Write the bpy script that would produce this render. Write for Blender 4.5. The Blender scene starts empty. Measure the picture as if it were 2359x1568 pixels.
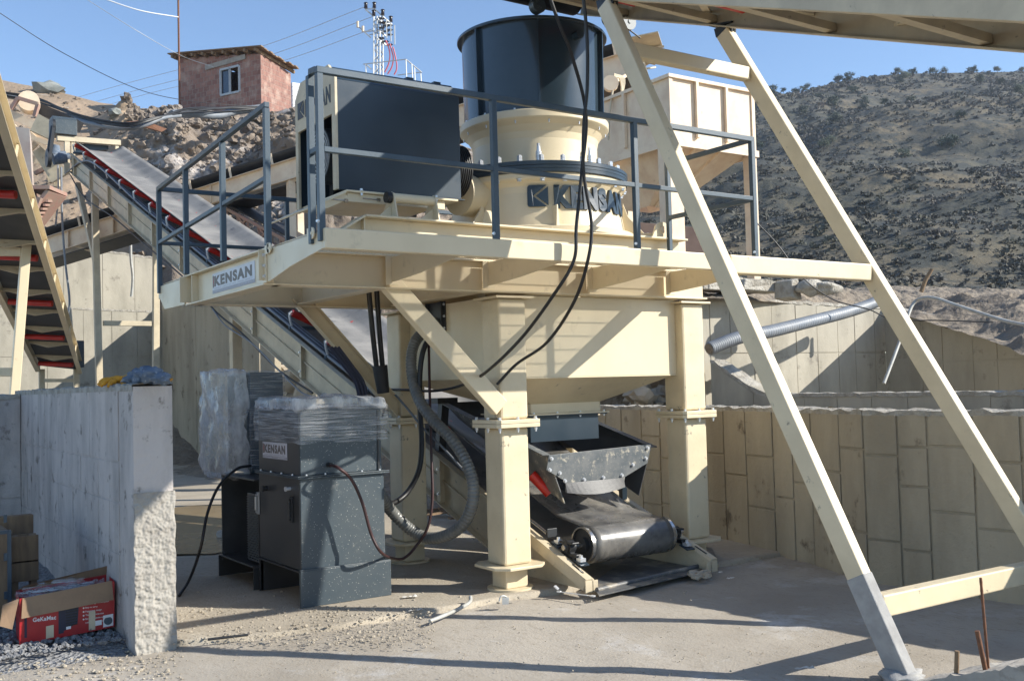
import bpy, bmesh, math, random
from mathutils import Vector as V, Matrix, noise, Quaternion
random.seed(7)
S=bpy.context.scene; COL=S.collection
# ---------------------------------------------------------------- camera
RM=Matrix(((0.8303538,-0.0020100,-0.5572329),(-0.5566108,-0.0503666,-0.8292452),(-0.0263991,0.9987288,-0.0429409)))
CAM=V((0,0,1.8)); W0,H0,F0=2359.,1568.,2380.1
cd=bpy.data.cameras.new('camera'); cam=bpy.data.objects.new('camera',cd); COL.objects.link(cam)
cam.matrix_world=Matrix.Translation(CAM)@RM.to_4x4()
cd.sensor_width=36; cd.lens=F0/W0*36; cd.clip_start=.05; cd.clip_end=3000
S.camera=cam
# ---------------------------------------------------------------- light
SUN=V((1.14,-1,.845)).normalized()
el=math.asin(SUN.z)
w=bpy.data.worlds.new('World'); S.world=w; w.use_nodes=True
nt=w.node_tree; bg=nt.nodes['Background']; sky=nt.nodes.new('ShaderNodeTexSky')
sky.sky_type='NISHITA'; sky.sun_disc=False; sky.sun_elevation=el; sky.sun_rotation=math.atan2(SUN.x,SUN.y)
sky.air_density=1.0; sky.dust_density=.25; sky.ozone_density=3.0; sky.altitude=1000
nt.links.new(sky.outputs[0],bg.inputs[0]); bg.inputs[1].default_value=.112
sl=bpy.data.lights.new('sun','SUN'); sl.energy=4.0; sl.angle=math.radians(.53); sl.color=(1,.955,.87)
so=bpy.data.objects.new('sun',sl); COL.objects.link(so); so.rotation_euler=SUN.to_track_quat('Z','Y').to_euler(); so.location=(20,-15,20)
S.view_settings.view_transform='Standard'; S.view_settings.look='None'; S.view_settings.exposure=.95; S.view_settings.gamma=1
S.render.engine='CYCLES'
# ---------------------------------------------------------------- pixel -> world on a known plane
def ray(x,y): return RM@V((x-W0/2,-(y-H0/2),-F0))
def on(a,v,x,y):
    d=ray(x,y); return CAM+d*((v-CAM[a])/d[a])
def gx(x,y,v): return on(0,v,x,y)
def gy(x,y,v): return on(1,v,x,y)
def gz(x,y,v=0): return on(2,v,x,y)
def dp(x,y,d): return CAM+ray(x,y)*(d/F0)
def lerp(a,b,t): return a+(b-a)*t
def interp(tab,x):
    if x<=tab[0][0]: return tab[0][1]
    for (a,b),(c,d) in zip(tab,tab[1:]):
        if x<=c: return b+(d-b)*(x-a)/(c-a)
    return tab[-1][1]
# ---------------------------------------------------------------- materials
def mat(name,c,c2=None,sc=3,rough=.6,bump=0,bs=40,metal=0,spec=.5,detail=6,lo=.4,hi=.65,stretch=None,c3=None,sc3=14,t3=.62,w3=.06,coat=0,vor=0,vs=6,alpha=1,rv=0,spk=None):
    m=bpy.data.materials.new(name); m.use_nodes=True; n=m.node_tree; L=n.links; p=n.nodes['Principled BSDF']
    p.inputs['Roughness'].default_value=rough; p.inputs['Metallic'].default_value=metal
    p.inputs['Specular IOR Level'].default_value=spec; p.inputs['Coat Weight'].default_value=coat
    p.inputs['Base Color'].default_value=(*c,1)
    tc=n.nodes.new('ShaderNodeTexCoord'); co=tc.outputs['Object']
    def N(s,d=detail,st=None,r=.6):
        t=n.nodes.new('ShaderNodeTexNoise'); t.inputs['Scale'].default_value=s; t.inputs['Detail'].default_value=d; t.inputs['Roughness'].default_value=r
        if st:
            mp=n.nodes.new('ShaderNodeMapping'); mp.inputs['Scale'].default_value=st; L.new(co,mp.inputs[0]); L.new(mp.outputs[0],t.inputs[0])
        else: L.new(co,t.inputs[0])
        return t.outputs[0]
    def R(src,a,b):
        r=n.nodes.new('ShaderNodeMapRange'); r.inputs[1].default_value=a; r.inputs[2].default_value=b; L.new(src,r.inputs[0]); return r.outputs[0]
    def MX(f,a,b):
        x=n.nodes.new('ShaderNodeMix'); x.data_type='RGBA'; L.new(f,x.inputs[0])
        for i,v in((6,a),(7,b)):
            if hasattr(v,'default_value') and not isinstance(v,tuple): L.new(v,x.inputs[i])
            else: x.inputs[i].default_value=(*v,1)
        return x.outputs[2]
    out=None
    if c2: out=MX(R(N(sc,st=stretch),lo,hi),c,c2)
    if c3: out=MX(R(N(sc3,8,r=.7),t3,t3+w3),out if out else c,c3)
    if spk:
        sc_,th_,col_=spk
        v=n.nodes.new('ShaderNodeTexVoronoi'); v.inputs['Scale'].default_value=sc_; mp=n.nodes.new('ShaderNodeMapping'); mp.inputs['Scale'].default_value=(1,1,.7); L.new(co,mp.inputs[0]); L.new(mp.outputs[0],v.inputs[0])
        q=n.nodes.new('ShaderNodeMath'); q.operation='MULTIPLY_ADD'; sx=n.nodes.new('ShaderNodeSeparateXYZ'); L.new(v.outputs[1],sx.inputs[0]); L.new(sx.outputs[0],q.inputs[0]); q.inputs[1].default_value=-th_*1.6; q.inputs[2].default_value=th_
        g=n.nodes.new('ShaderNodeMath'); g.operation='LESS_THAN'; L.new(v.outputs[0],g.inputs[0]); L.new(q.outputs[0],g.inputs[1]); out=MX(g.outputs[0],out if out else c,col_)
    if out: L.new(out,p.inputs['Base Color'])
    if rv: L.new(R(N(sc*1.7),.3,.7),p.inputs['Roughness']); n.nodes[-1].inputs[3].default_value=max(0,rough-rv); n.nodes[-1].inputs[4].default_value=min(1,rough+rv)
    if bump:
        b=n.nodes.new('ShaderNodeBump'); b.inputs['Strength'].default_value=1; b.inputs['Distance'].default_value=bump
        h=N(bs,8,r=.65)
        if vor:
            v=n.nodes.new('ShaderNodeTexVoronoi'); v.inputs['Scale'].default_value=vs; L.new(co,v.inputs[0])
            a=n.nodes.new('ShaderNodeMath'); a.operation='MULTIPLY_ADD'; L.new(v.outputs[0],a.inputs[0]); a.inputs[1].default_value=vor; L.new(h,a.inputs[2]); h=a.outputs[0]
        L.new(h,b.inputs['Height']); L.new(b.outputs[0],p.inputs['Normal'])
    if alpha<1: p.inputs['Alpha'].default_value=alpha
    return m
M={}
CREAM=(.72,.61,.415); DUST=(.50,.43,.31)
M['cream']=mat('cream paint',CREAM,(.66,.555,.375),1.7,.36,.0006,60,c3=(.55,.46,.31),sc3=5,t3=.60,w3=.12,rv=.1,stretch=(1,1,.4))
M['creamlow']=mat('scuffed cream paint',CREAM,(.62,.52,.35),2.5,.42,.0008,60,c3=(.30,.26,.19),sc3=9,t3=.635,w3=.05,rv=.1)
M['creamold']=mat('faded cream paint',(.76,.62,.45),(.66,.50,.35),3,.6,.001,40,c3=(.30,.14,.08),sc3=6,t3=.66,w3=.05)
M['dustcream']=mat('dusty cream paint',(.60,.51,.355),(.45,.38,.265),2.2,.55,.001,50,c3=(.22,.19,.15),sc3=12,t3=.63,w3=.06)
M['slate']=mat('slate grey paint',(.020,.034,.048),(.026,.041,.056),2,.33,.0004,50,c3=(.09,.10,.11),sc3=60,t3=.735,w3=.03,rv=.06)
M['slategloss']=mat('glossy slate paint',(.020,.034,.046),(.028,.044,.058),1.5,.22,.0006,14,c3=(.10,.11,.115),sc3=22,t3=.72,w3=.05,coat=.3)
M['rail']=mat('railing grey paint',(.042,.068,.090),(.06,.086,.108),5,.4,.0005,60,c3=(.16,.18,.19),sc3=25,t3=.66,w3=.05)
M['tank']=mat('speckled grey paint',(.050,.068,.080),(.068,.084,.092),2.2,.42,.0005,60,c3=(.20,.20,.18),sc3=3,t3=.60,w3=.1,spk=(85,.24,(.42,.41,.37)))
M['tankside']=mat('dark grey door paint',(.030,.032,.034),(.045,.046,.047),2,.35,.0004,60,c3=(.12,.12,.12),sc3=30,t3=.70,w3=.03)
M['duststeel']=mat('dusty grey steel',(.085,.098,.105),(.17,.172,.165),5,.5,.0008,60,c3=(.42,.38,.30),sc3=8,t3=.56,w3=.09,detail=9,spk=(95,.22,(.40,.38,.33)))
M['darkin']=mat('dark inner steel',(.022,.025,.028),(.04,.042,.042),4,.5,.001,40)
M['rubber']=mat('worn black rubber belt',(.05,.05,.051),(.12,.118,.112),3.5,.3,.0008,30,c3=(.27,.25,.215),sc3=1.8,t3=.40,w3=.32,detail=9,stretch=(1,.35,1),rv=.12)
M['belt']=mat('dusty conveyor belt',(.17,.165,.155),(.28,.265,.24),1.3,.75,.003,8,c3=(.09,.09,.094),sc3=3,t3=.60,w3=.08,detail=9)
M['beltdark']=mat('dark belt rubber',(.018,.018,.02),(.035,.034,.034),3,.6,.001,20)
M['red']=mat('red roller paint',(.55,.022,.012),(.42,.02,.012),6,.35,.0005,50,c3=(.3,.16,.12),sc3=20,t3=.68)
M['zinc']=mat('zinc plated steel',(.78,.80,.82),(.68,.70,.73),30,.3,.0003,80,metal=.55)
M['steel']=mat('bare turned steel',(.55,.54,.52),(.42,.40,.37),9,.25,.0004,60,metal=.9,c3=(.25,.13,.06),sc3=9,t3=.66)
M['black']=mat('black cable sheath',(.012,.012,.013),None,rough=.45)
M['blackiron']=mat('black cast iron',(.014,.015,.017),(.03,.03,.03),8,.45,.001,60)
M['brownhose']=mat('brown hose',(.05,.016,.015),(.03,.012,.012),10,.5)
M['greyhose']=mat('grey ribbed hose',(.12,.125,.12),(.18,.18,.165),6,.34,.0005,50,coat=.1,c3=(.11,.12,.115),sc3=10,t3=.58)
M['pipe']=mat('grey corrugated plastic',(.17,.19,.215),(.24,.25,.26),3,.5,.0005,50)
M['hosepale']=mat('pale pipe',(.42,.42,.39),(.33,.32,.29),8,.5)
M['conc']=mat('grey cast concrete',(.42,.385,.31),(.30,.275,.22),1.6,.9,.006,9,c3=(.19,.17,.14),sc3=2.6,t3=.60,w3=.1,detail=10,stretch=(1,1,.35))
M['concdark']=mat('stained formwork concrete',(.46,.395,.285),(.32,.27,.19),1.3,.9,.012,18,c3=(.17,.135,.09),sc3=2.2,t3=.60,w3=.08,detail=10,stretch=(1,1,.3))
M['conclight']=mat('pale rough concrete',(.38,.355,.31),(.29,.265,.23),4,.92,.003,45,c3=(.26,.235,.20),sc3=6,t3=.60,w3=.08,detail=12,vor=.3,vs=60)
M['concwall']=mat('pale streaked concrete',(.56,.505,.46),(.38,.345,.315),2.6,.9,.016,18,c3=(.20,.175,.15),sc3=6,t3=.575,w3=.09,detail=12,stretch=(1.2,1.2,.4))
M['concbroken']=mat('broken concrete edge',(.46,.43,.37),(.30,.27,.22),7,.95,.02,35,vor=.5,vs=30)
def groundmat(name,c,c2,c3,c4,fb=.006,spots=True):
    m=mat(name,c,c2,.55,.95,fb,34,c3=c3,sc3=1.2,t3=.56,w3=.14,detail=10,vor=.35,vs=55)
    n=m.node_tree; L=n.links; p=n.nodes['Principled BSDF']; src=p.inputs['Base Color'].links[0].from_socket
    tc=[q for q in n.nodes if q.type=='TEX_COORD'][0]
    t=n.nodes.new('ShaderNodeTexNoise'); t.inputs['Scale'].default_value=30; t.inputs['Detail'].default_value=8; t.inputs['Roughness'].default_value=.75
    mp=n.nodes.new('ShaderNodeMapping'); mp.inputs['Scale'].default_value=(1,.35,1); mp.inputs['Rotation'].default_value=(0,0,.6)
    L.new(tc.outputs['Object'],mp.inputs[0]); L.new(mp.outputs[0],t.inputs[0])
    r=n.nodes.new('ShaderNodeMapRange'); r.inputs[1].default_value=.52; r.inputs[2].default_value=.72; L.new(t.outputs[0],r.inputs[0])
    x=n.nodes.new('ShaderNodeMix'); x.data_type='RGBA'; L.new(r.outputs[0],x.inputs[0]); L.new(src,x.inputs[6]); x.inputs[7].default_value=(*c4,1); L.new(x.outputs[2],p.inputs['Base Color'])
    return m
M['ground']=groundmat('dusty packed yard',(.42,.375,.31),(.31,.27,.215),(.52,.50,.47),(.27,.225,.17),.004)
M['slab']=groundmat('dusty concrete slab',(.44,.385,.30),(.32,.275,.21),(.52,.47,.38),(.27,.225,.165))
M['gravel']=mat('grey gravel',(.24,.24,.245),(.33,.33,.33),14,.95,.03,40,detail=8,vor=1.5,vs=30)
M['bank']=mat('rocky earth bank',(.27,.215,.165),(.165,.135,.11),.45,.95,.16,2.6,c3=(.46,.42,.385),sc3=.22,t3=.55,w3=.08,detail=12,vor=.5,vs=1.6)
M['sand']=mat('tan earth slope',(.36,.265,.18),(.27,.20,.135),.3,.95,.06,4,c3=(.5,.44,.38),sc3=.5,t3=.6,w3=.1,detail=12,vor=.5,vs=4)
M['boulder']=mat('grey green boulder',(.26,.27,.25),(.17,.18,.165),1.5,.9,.03,6,detail=10)
M['rubble']=mat('pale rubble',(.50,.43,.33),(.35,.29,.21),3,.95,.02,12,detail=10,vor=.5,vs=9)
M['hill']=mat('dry grassy hillside',(.145,.117,.072),(.075,.072,.05),.045,.95,.35,.7,c3=(.045,.048,.04),sc3=.28,t3=.45,w3=.1,detail=12,lo=.42,hi=.58)
M['darkdirt']=mat('turned earth',(.20,.165,.125),(.31,.25,.18),1.2,.95,.13,3.2,c3=(.11,.09,.07),sc3=2.4,t3=.56,w3=.1,detail=12,vor=.5,vs=5)
M['bush']=mat('bare grey shrubs',(.125,.113,.098),(.082,.084,.06),.12,.9,0,2.5,c3=(.19,.14,.10),sc3=.2,t3=.6,detail=6)
M['leaf']=mat('dark evergreen foliage',(.05,.068,.038),(.075,.09,.055),.5,.8)
M['bark']=mat('brown bark',(.09,.065,.045),(.06,.045,.03),9,.9,.01,20)
M['wood']=mat('weathered plank',(.25,.165,.09),(.17,.11,.065),3,.8,.002,30,stretch=(6,6,.8),c3=(.10,.07,.05),sc3=7,t3=.64)
M['card']=mat('brown cardboard',(.30,.195,.115),(.24,.155,.095),5,.85,.001,30,c3=(.16,.10,.06),sc3=9,t3=.66)
M['boxred']=mat('red printed carton',(.42,.02,.022),(.33,.016,.02),4,.4,.0005,30)
M['navy']=mat('navy print',(.02,.024,.05),None,rough=.5)
M['white']=mat('white print',(.75,.75,.74),None,rough=.5)
M['sticker']=mat('silver white sticker',(.56,.56,.60),(.50,.50,.54),8,.35)
M['ink']=mat('grey brown print',(.13,.11,.095),None,rough=.5)
M['inkred']=mat('red print',(.45,.05,.035),None,rough=.5)
M['inkpale']=mat('pale grey print',(.36,.35,.38),None,rough=.5)
M['brickc']=mat('rusty brown steel',(.045,.022,.016),(.07,.04,.03),2,.8)
M['pinkpaint']=mat('faded pink primer',(.38,.22,.175),(.33,.25,.19),6,.7,.001,30,c3=(.2,.1,.07),sc3=12,t3=.64)
M['palehop']=mat('faded pale steel',(.55,.47,.40),(.47,.36,.30),2,.6,.001,30,c3=(.33,.15,.11),sc3=5,t3=.68)
M['yellow']=mat('yellow leather',(.65,.30,.015),(.5,.22,.012),12,.7,.002,60)
M['denim']=mat('stained blue cloth',(.10,.14,.20),(.18,.21,.25),14,.9,.004,60,c3=(.45,.46,.47),sc3=30,t3=.60)
M['rust']=mat('rusty rebar',(.22,.095,.045),(.12,.06,.035),30,.85,.002,90)
M['pinkcable']=mat('pink red cable',(.62,.12,.14),None,rough=.5)
M['ceram']=mat('brown insulator',(.035,.022,.018),None,rough=.25)
M['galv']=mat('galvanised lattice',(.48,.49,.48),(.38,.39,.39),3,.5,metal=.4)
M['glass']=mat('dark window glass',(.03,.045,.07),None,rough=.08,spec=.8)
M['paper']=mat('crumpled paper',(.62,.60,.55),(.5,.47,.42),20,.9)
M['plate']=mat('dusty sheet steel',(.085,.09,.095),(.17,.16,.145),4,.45,.002,30,c3=(.34,.30,.235),sc3=4,t3=.50,w3=.14)
M['water']=mat('muddy puddle',(.30,.225,.13),(.24,.18,.105),1.5,rough=.22)
M['mortar']=mat('grey cement coat',(.30,.295,.285),(.38,.375,.36),9,.95,.004,50)
# brick
def brickmat():
    m=mat('red hollow brick',(.4,.2,.15),rough=.9); n=m.node_tree; L=n.links; p=n.nodes['Principled BSDF']
    tc=n.nodes['Texture Coordinate']; 
    b=n.nodes.new('ShaderNodeTexBrick'); b.inputs['Color1'].default_value=(.36,.19,.145,1); b.inputs['Color2'].default_value=(.235,.115,.09,1); b.inputs['Mortar'].default_value=(.33,.23,.19,1)
    b.inputs['Scale'].default_value=1; b.inputs['Brick Width'].default_value=.155; b.inputs['Row Height'].default_value=.22; b.inputs['Mortar Size'].default_value=.012; b.inputs['Bias'].default_value=.1
    sep=n.nodes.new('ShaderNodeSeparateXYZ'); L.new(tc.outputs['Object'],sep.inputs[0])
    add=n.nodes.new('ShaderNodeMath'); L.new(sep.outputs[0],add.inputs[0]); L.new(sep.outputs[1],add.inputs[1])
    cm=n.nodes.new('ShaderNodeCombineXYZ'); L.new(add.outputs[0],cm.inputs[0]); L.new(sep.outputs[2],cm.inputs[1]); L.new(cm.outputs[0],b.inputs[0])
    t=n.nodes.new('ShaderNodeTexNoise'); t.inputs['Scale'].default_value=2.2; t.inputs['Detail'].default_value=8; L.new(tc.outputs['Object'],t.inputs[0])
    r=n.nodes.new('ShaderNodeMapRange'); r.inputs[1].default_value=.5; r.inputs[2].default_value=.8; L.new(t.outputs[0],r.inputs[0])
    x=n.nodes.new('ShaderNodeMix'); x.data_type='RGBA'; L.new(r.outputs[0],x.inputs[0]); L.new(b.outputs[0],x.inputs[6]); x.inputs[7].default_value=(.48,.36,.29,1); L.new(x.outputs[2],p.inputs['Base Color'])
    bp=n.nodes.new('ShaderNodeBump'); bp.inputs['Distance'].default_value=.02; L.new(b.outputs[1],bp.inputs['Height']); bp.invert=True; L.new(bp.outputs[0],p.inputs['Normal'])
    return m
M['brick']=brickmat()
def wrapmat(nm='clear plastic film',st=(.7,.7,20),sc=4.5,lo=.04,hi=.5):
    m=bpy.data.materials.new(nm); m.use_nodes=True; n=m.node_tree; L=n.links; p=n.nodes['Principled BSDF']; out=n.nodes['Material Output']
    p.inputs['Base Color'].default_value=(.80,.82,.84,1); p.inputs['Roughness'].default_value=.2; p.inputs['Specular IOR Level'].default_value=.9
    tc=n.nodes.new('ShaderNodeTexCoord'); mp=n.nodes.new('ShaderNodeMapping'); mp.inputs['Scale'].default_value=st; mp.inputs['Rotation'].default_value=(.12,.12,0)
    L.new(tc.outputs['Object'],mp.inputs[0])
    t=n.nodes.new('ShaderNodeTexNoise'); t.inputs['Scale'].default_value=sc; t.inputs['Detail'].default_value=6; t.inputs['Roughness'].default_value=.6; L.new(mp.outputs[0],t.inputs[0])
    t2=n.nodes.new('ShaderNodeTexNoise'); t2.inputs['Scale'].default_value=9; t2.inputs['Detail'].default_value=5; L.new(tc.outputs['Object'],t2.inputs[0])
    b=n.nodes.new('ShaderNodeBump'); b.inputs['Distance'].default_value=.014; L.new(t.outputs[0],b.inputs['Height'])
    b2=n.nodes.new('ShaderNodeBump'); b2.inputs['Distance'].default_value=.008; L.new(t2.outputs[0],b2.inputs['Height']); L.new(b.outputs[0],b2.inputs['Normal']); L.new(b2.outputs[0],p.inputs['Normal'])
    r=n.nodes.new('ShaderNodeMapRange'); r.inputs[1].default_value=.42; r.inputs[2].default_value=.68; r.inputs[3].default_value=lo; r.inputs[4].default_value=hi; L.new(t.outputs[0],r.inputs[0])
    L.new(r.outputs[0],p.inputs['Alpha'])
    return m
M['wrap']=wrapmat(); M['wrap2']=wrapmat('cloudy plastic film',(1.6,1.6,.8),3.5,.18,.72)
# ---------------------------------------------------------------- mesh builder
class MB:
    def __init__(s): s.v=[]; s.f=[]; s.sm=[]
    def add(s,vs,fs,smooth=False):
        o=len(s.v); s.v+= [V(v) for v in vs]; s.f+= [[i+o for i in f] for f in fs]; s.sm+= [smooth]*len(fs); return s
    def box(s,a,b):
        x0,y0,z0=[min(a[i],b[i]) for i in range(3)]; x1,y1,z1=[max(a[i],b[i]) for i in range(3)]
        return s.add([(x0,y0,z0),(x1,y0,z0),(x1,y1,z0),(x0,y1,z0),(x0,y0,z1),(x1,y0,z1),(x1,y1,z1),(x0,y1,z1)],[(0,3,2,1),(4,5,6,7),(0,1,5,4),(1,2,6,5),(2,3,7,6),(3,0,4,7)])
    def bar(s,p,q,wd,h,up=(0,0,1),off=(0,0)):
        p=V(p);q=V(q);d=(q-p).normalized();u=V(up); r=d.cross(u)
        if r.length<1e-4: r=d.cross(V((0,1,0)))
        r.normalize(); u=r.cross(d).normalized(); vs=[]
        for e in(p,q):
            for a,b in((-1,-1),(1,-1),(1,1),(-1,1)): vs.append(e+r*(a*wd/2+off[0])+u*(b*h/2+off[1]))
        return s.add(vs,[(0,1,2,3),(7,6,5,4),(0,4,5,1),(1,5,6,2),(2,6,7,3),(3,7,4,0)])
    def prism(s,poly,ext):
        n=len(poly); poly=[V(p) for p in poly]; e=V(ext)
        return s.add(poly+[p+e for p in poly],[list(range(n))[::-1],list(range(n,2*n))]+[(i,(i+1)%n,(i+1)%n+n,i+n) for i in range(n)])
    def cyl(s,p,q,r,r2=None,n=20,cap=True,smooth=True):
        p=V(p);q=V(q);r2=r if r2 is None else r2;d=(q-p).normalized();a=d.orthogonal().normalized();b=d.cross(a)
        vs=[];fs=[]
        for e,rr in((p,r),(q,r2)):
            for i in range(n): t=2*math.pi*i/n; vs.append(e+a*(rr*math.cos(t))+b*(rr*math.sin(t)))
        s.add(vs,[(i,(i+1)%n,(i+1)%n+n,i+n) for i in range(n)],smooth)
        if cap: s.add(vs,[list(range(n))[::-1],list(range(n,2*n))])
        return s
    def tube(s,pts,r,n=8,closed=False,rfun=None):
        pts=[V(p) for p in pts]; m=len(pts); vs=[]; a=None
        for i,p in enumerate(pts):
            d=(pts[min(i+1,m-1)]-pts[max(i-1,0)]).normalized()
            if a is None: a=d.orthogonal().normalized()
            a=(a-d*a.dot(d)).normalized(); b=d.cross(a); rr=rfun(i) if rfun else r
            for k in range(n): t=2*math.pi*k/n; vs.append(p+a*(rr*math.cos(t))+b*(rr*math.sin(t)))
        s.add(vs,[(i*n+k,i*n+(k+1)%n,(i+1)*n+(k+1)%n,(i+1)*n+k) for i in range(m-1) for k in range(n)],True)
        s.add(vs,[list(range(n))[::-1],list(range((m-1)*n,m*n))]); return s
    def lathe(s,prof,c,n=64,a0=0,a1=2*math.pi,smooth=True,sharp=True):
        c=V(c); full=abs(a1-a0-2*math.pi)<1e-6; k=n if full else n+1
        segs=list(zip(prof,prof[1:]))
        for (r0,z0),(r1,z1) in segs:
            vs=[]
            for r,z in((r0,z0),(r1,z1)):
                for i in range(k): t=a0+(a1-a0)*i/n; vs.append(c+V((r*math.cos(t),r*math.sin(t),z)))
            s.add(vs,[(i,(i+1)%k,(i+1)%k+k,i+k) for i in range(n)],smooth)
        return s
    def blob(s,c,r,sq=(1,1,1),sub=2,amp=.25,fr=1.5,seed=0):
        bm=bmesh.new(); bmesh.ops.create_icosphere(bm,subdivisions=sub,radius=1)
        c=V(c); o=V((seed*7.1,seed*3.3,seed*1.7)); vs=[]
        for v in bm.verts:
            k=1+amp*noise.noise(v.co*fr+o)*2; vs.append(c+V((v.co.x*sq[0],v.co.y*sq[1],v.co.z*sq[2]))*(r*k))
        fs=[[v.index for v in f.verts] for f in bm.faces]; bm.free(); return s.add(vs,fs,sub>2)
    def build(s,name,m,parent=None,origin=None,bevel=0,weld=False):
        me=bpy.data.meshes.new(name)
        if origin is None:
            if s.v: xs=[v.x for v in s.v];ys=[v.y for v in s.v];zs=[v.z for v in s.v]; origin=V(((min(xs)+max(xs))/2,(min(ys)+max(ys))/2,min(zs)))
            else: origin=V((0,0,0))
        origin=V(origin)
        me.from_pydata([tuple(v-origin) for v in s.v],[],s.f); me.update()
        for p,x in zip(me.polygons,s.sm): p.use_smooth=x
        if weld:
            bm=bmesh.new(); bm.from_mesh(me); bmesh.ops.remove_doubles(bm,verts=bm.verts,dist=1e-4); bm.to_mesh(me); bm.free()
        bm=bmesh.new(); bm.from_mesh(me); bmesh.ops.recalc_face_normals(bm,faces=bm.faces); bm.to_mesh(me); bm.free()
        me.materials.append(m)
        o=bpy.data.objects.new(name,me); COL.objects.link(o); o.location=origin
        if parent is not None: setpar(o,parent)
        if bevel:
            b=o.modifiers.new('bevel','BEVEL'); b.width=bevel; b.segments=2; b.limit_method='ANGLE'; b.angle_limit=.7; b.harden_normals=False
        return o
def wm(o):
    m=Matrix.LocRotScale(o.location,o.rotation_euler,o.scale)
    return (wm(o.parent)@o.matrix_parent_inverse@m) if o.parent else m
def setpar(o,p): o.parent=p; o.matrix_parent_inverse=wm(p).inverted()
def tag(o,label,cat=None,group=None,kind=None):
    if label: o['label']=label
    if cat: o['category']=cat
    if group: o['group']=group
    if kind: o['kind']=kind
    return o
def thing(name,loc,label,cat,group=None):
    o=bpy.data.objects.new(name,None); COL.objects.link(o); o.location=loc; o.empty_display_size=.2; return tag(o,label,cat,group)
def struct(mb,name,m,label=None,**k): return tag(mb.build(name,m,**k),label or name.replace('_',' '),kind='structure')
def copy_tree(o,parent=None,loc=None):
    c=o.copy(); COL.objects.link(c)
    if parent: c.parent=parent
    if loc is not None: c.location=loc
    for ch in list(o.children): copy_tree(ch,c)
    return c
def curve(pts,n=10):
    pts=[V(p) for p in pts]; P=[pts[0]*2-pts[1]]+pts+[pts[-1]*2-pts[-2]]; out=[]
    for i in range(1,len(P)-2):
        for k in range(n):
            t=k/n; a,b,c,d=P[i-1:i+3]
            out.append(.5*((2*b)+(c-a)*t+(2*a-5*b+4*c-d)*t*t+(3*b-a-3*c+d)*t**3))
    return out+[pts[-1]]
def textmesh(txt,size,ext=.001,bold=0,spacing=1.0,xs=1.0):
    cu=bpy.data.curves.new('t','FONT'); cu.body=txt; cu.size=size; cu.extrude=ext; cu.offset=bold; cu.space_character=spacing; cu.resolution_u=4
    ob=bpy.data.objects.new('t',cu); COL.objects.link(ob); dg=bpy.context.evaluated_depsgraph_get(); dg.update()
    me=ob.evaluated_get(dg).to_mesh(); vs=[v.co.copy() for v in me.vertices]; fs=[list(p.vertices) for p in me.polygons]
    ob.evaluated_get(dg).to_mesh_clear(); bpy.data.objects.remove(ob); bpy.data.curves.remove(cu)
    x0=min(v.x for v in vs); 
    for v in vs: v.x=(v.x-x0)*xs
    return vs,fs
def text_on(mb,txt,org,ux,uy,size,ext=.001,bold=0,spacing=1.0,width=None):
    vs,fs=textmesh(txt,size,ext,bold,spacing); ux=V(ux).normalized();uy=V(uy).normalized();un=ux.cross(uy)
    k=1 if not width else width/max(v.x for v in vs); o=V(org)
    mb.add([o+ux*(v.x*k)+uy*v.y+un*v.z for v in vs],fs); return max(v.x for v in vs)*k
def hexbolt(mb,p,d,r=.014,h=.02,wash=True,stud=0):
    p=V(p);d=V(d).normalized()
    if wash: mb.cyl(p,p+d*.004,r*1.35,n=12)
    mb.cyl(p+d*.004,p+d*(.004+h),r,n=6,smooth=False)
    if stud: mb.cyl(p+d*(.004+h),p+d*(.004+h+stud),r*.55,n=8)
def boltobj(p,d,parent,r=.014,h=.02,stud=0,m='zinc',name='bolt'):
    b=MB(); hexbolt(b,p,d,r,h,True,stud); return b.build(name,M[m],parent)
def channel(mb,p,q,h,fw,side,t=.012,up=(0,0,1)):
    """web plate with two flanges toward +-side vector"""
    p=V(p);q=V(q);d=(q-p).normalized();u=V(up); sv=V(side); u=(u-d*u.dot(d)).normalized()
    mb.bar(p,q,t,h,up=u)
    for k in(-1,1): mb.bar(p+u*(k*(h/2-t/2))+sv*(fw/2+t/2),q+u*(k*(h/2-t/2))+sv*(fw/2+t/2),fw,t,up=u)
def ibeam(mb,p,q,h,fw,t=.014,up=(0,0,1)):
    p=V(p);q=V(q);d=(q-p).normalized();u=V(up);u=(u-d*u.dot(d)).normalized()
    mb.bar(p,q,t,h-2*t,up=u)
    for k in(-1,1): mb.bar(p+u*(k*(h/2-t/2)),q+u*(k*(h/2-t/2)),fw,t,up=u)
# ================================================================ SETTING
def fbm(x,y,s=1,o=5,seed=0): return noise.fractal(V((x*s+seed*11.3,y*s-seed*5.7,seed*2.1)),1.0,2.0,o)
def ground_sheet():
    def axis(a,b,st,far):
        L=[];v=a
        while v<b: L.append(v); v+=st
        L.append(b); d=st; v=b; R=[]
        while v<far: d*=1.6; v+=d; R.append(v)
        d=st; v=a; Q=[]
        while v>-far: d*=1.6; v-=d; Q.append(v)
        return Q[::-1]+L+R
    X=axis(-1,9.5,.09,1400); Y=axis(3.2,9,.09,1400); mb=MB(); nx=len(X)
    for y in Y:
        for x in X:
            k=1 if (-2<x<10 and 2<y<10) else 0
            mb.v.append(V((x,y,-.045+k*(.012*fbm(x,y,.8)+.006*fbm(x,y,4,4,3)))))
    for j in range(len(Y)-1):
        for i in range(nx-1): mb.f.append([j*nx+i,j*nx+i+1,(j+1)*nx+i+1,(j+1)*nx+i]); mb.sm.append(True)
    struct(mb,'ground',M['ground'],'dusty packed yard ground in front of the crusher',origin=(0,0,0))
ground_sheet()
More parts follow.
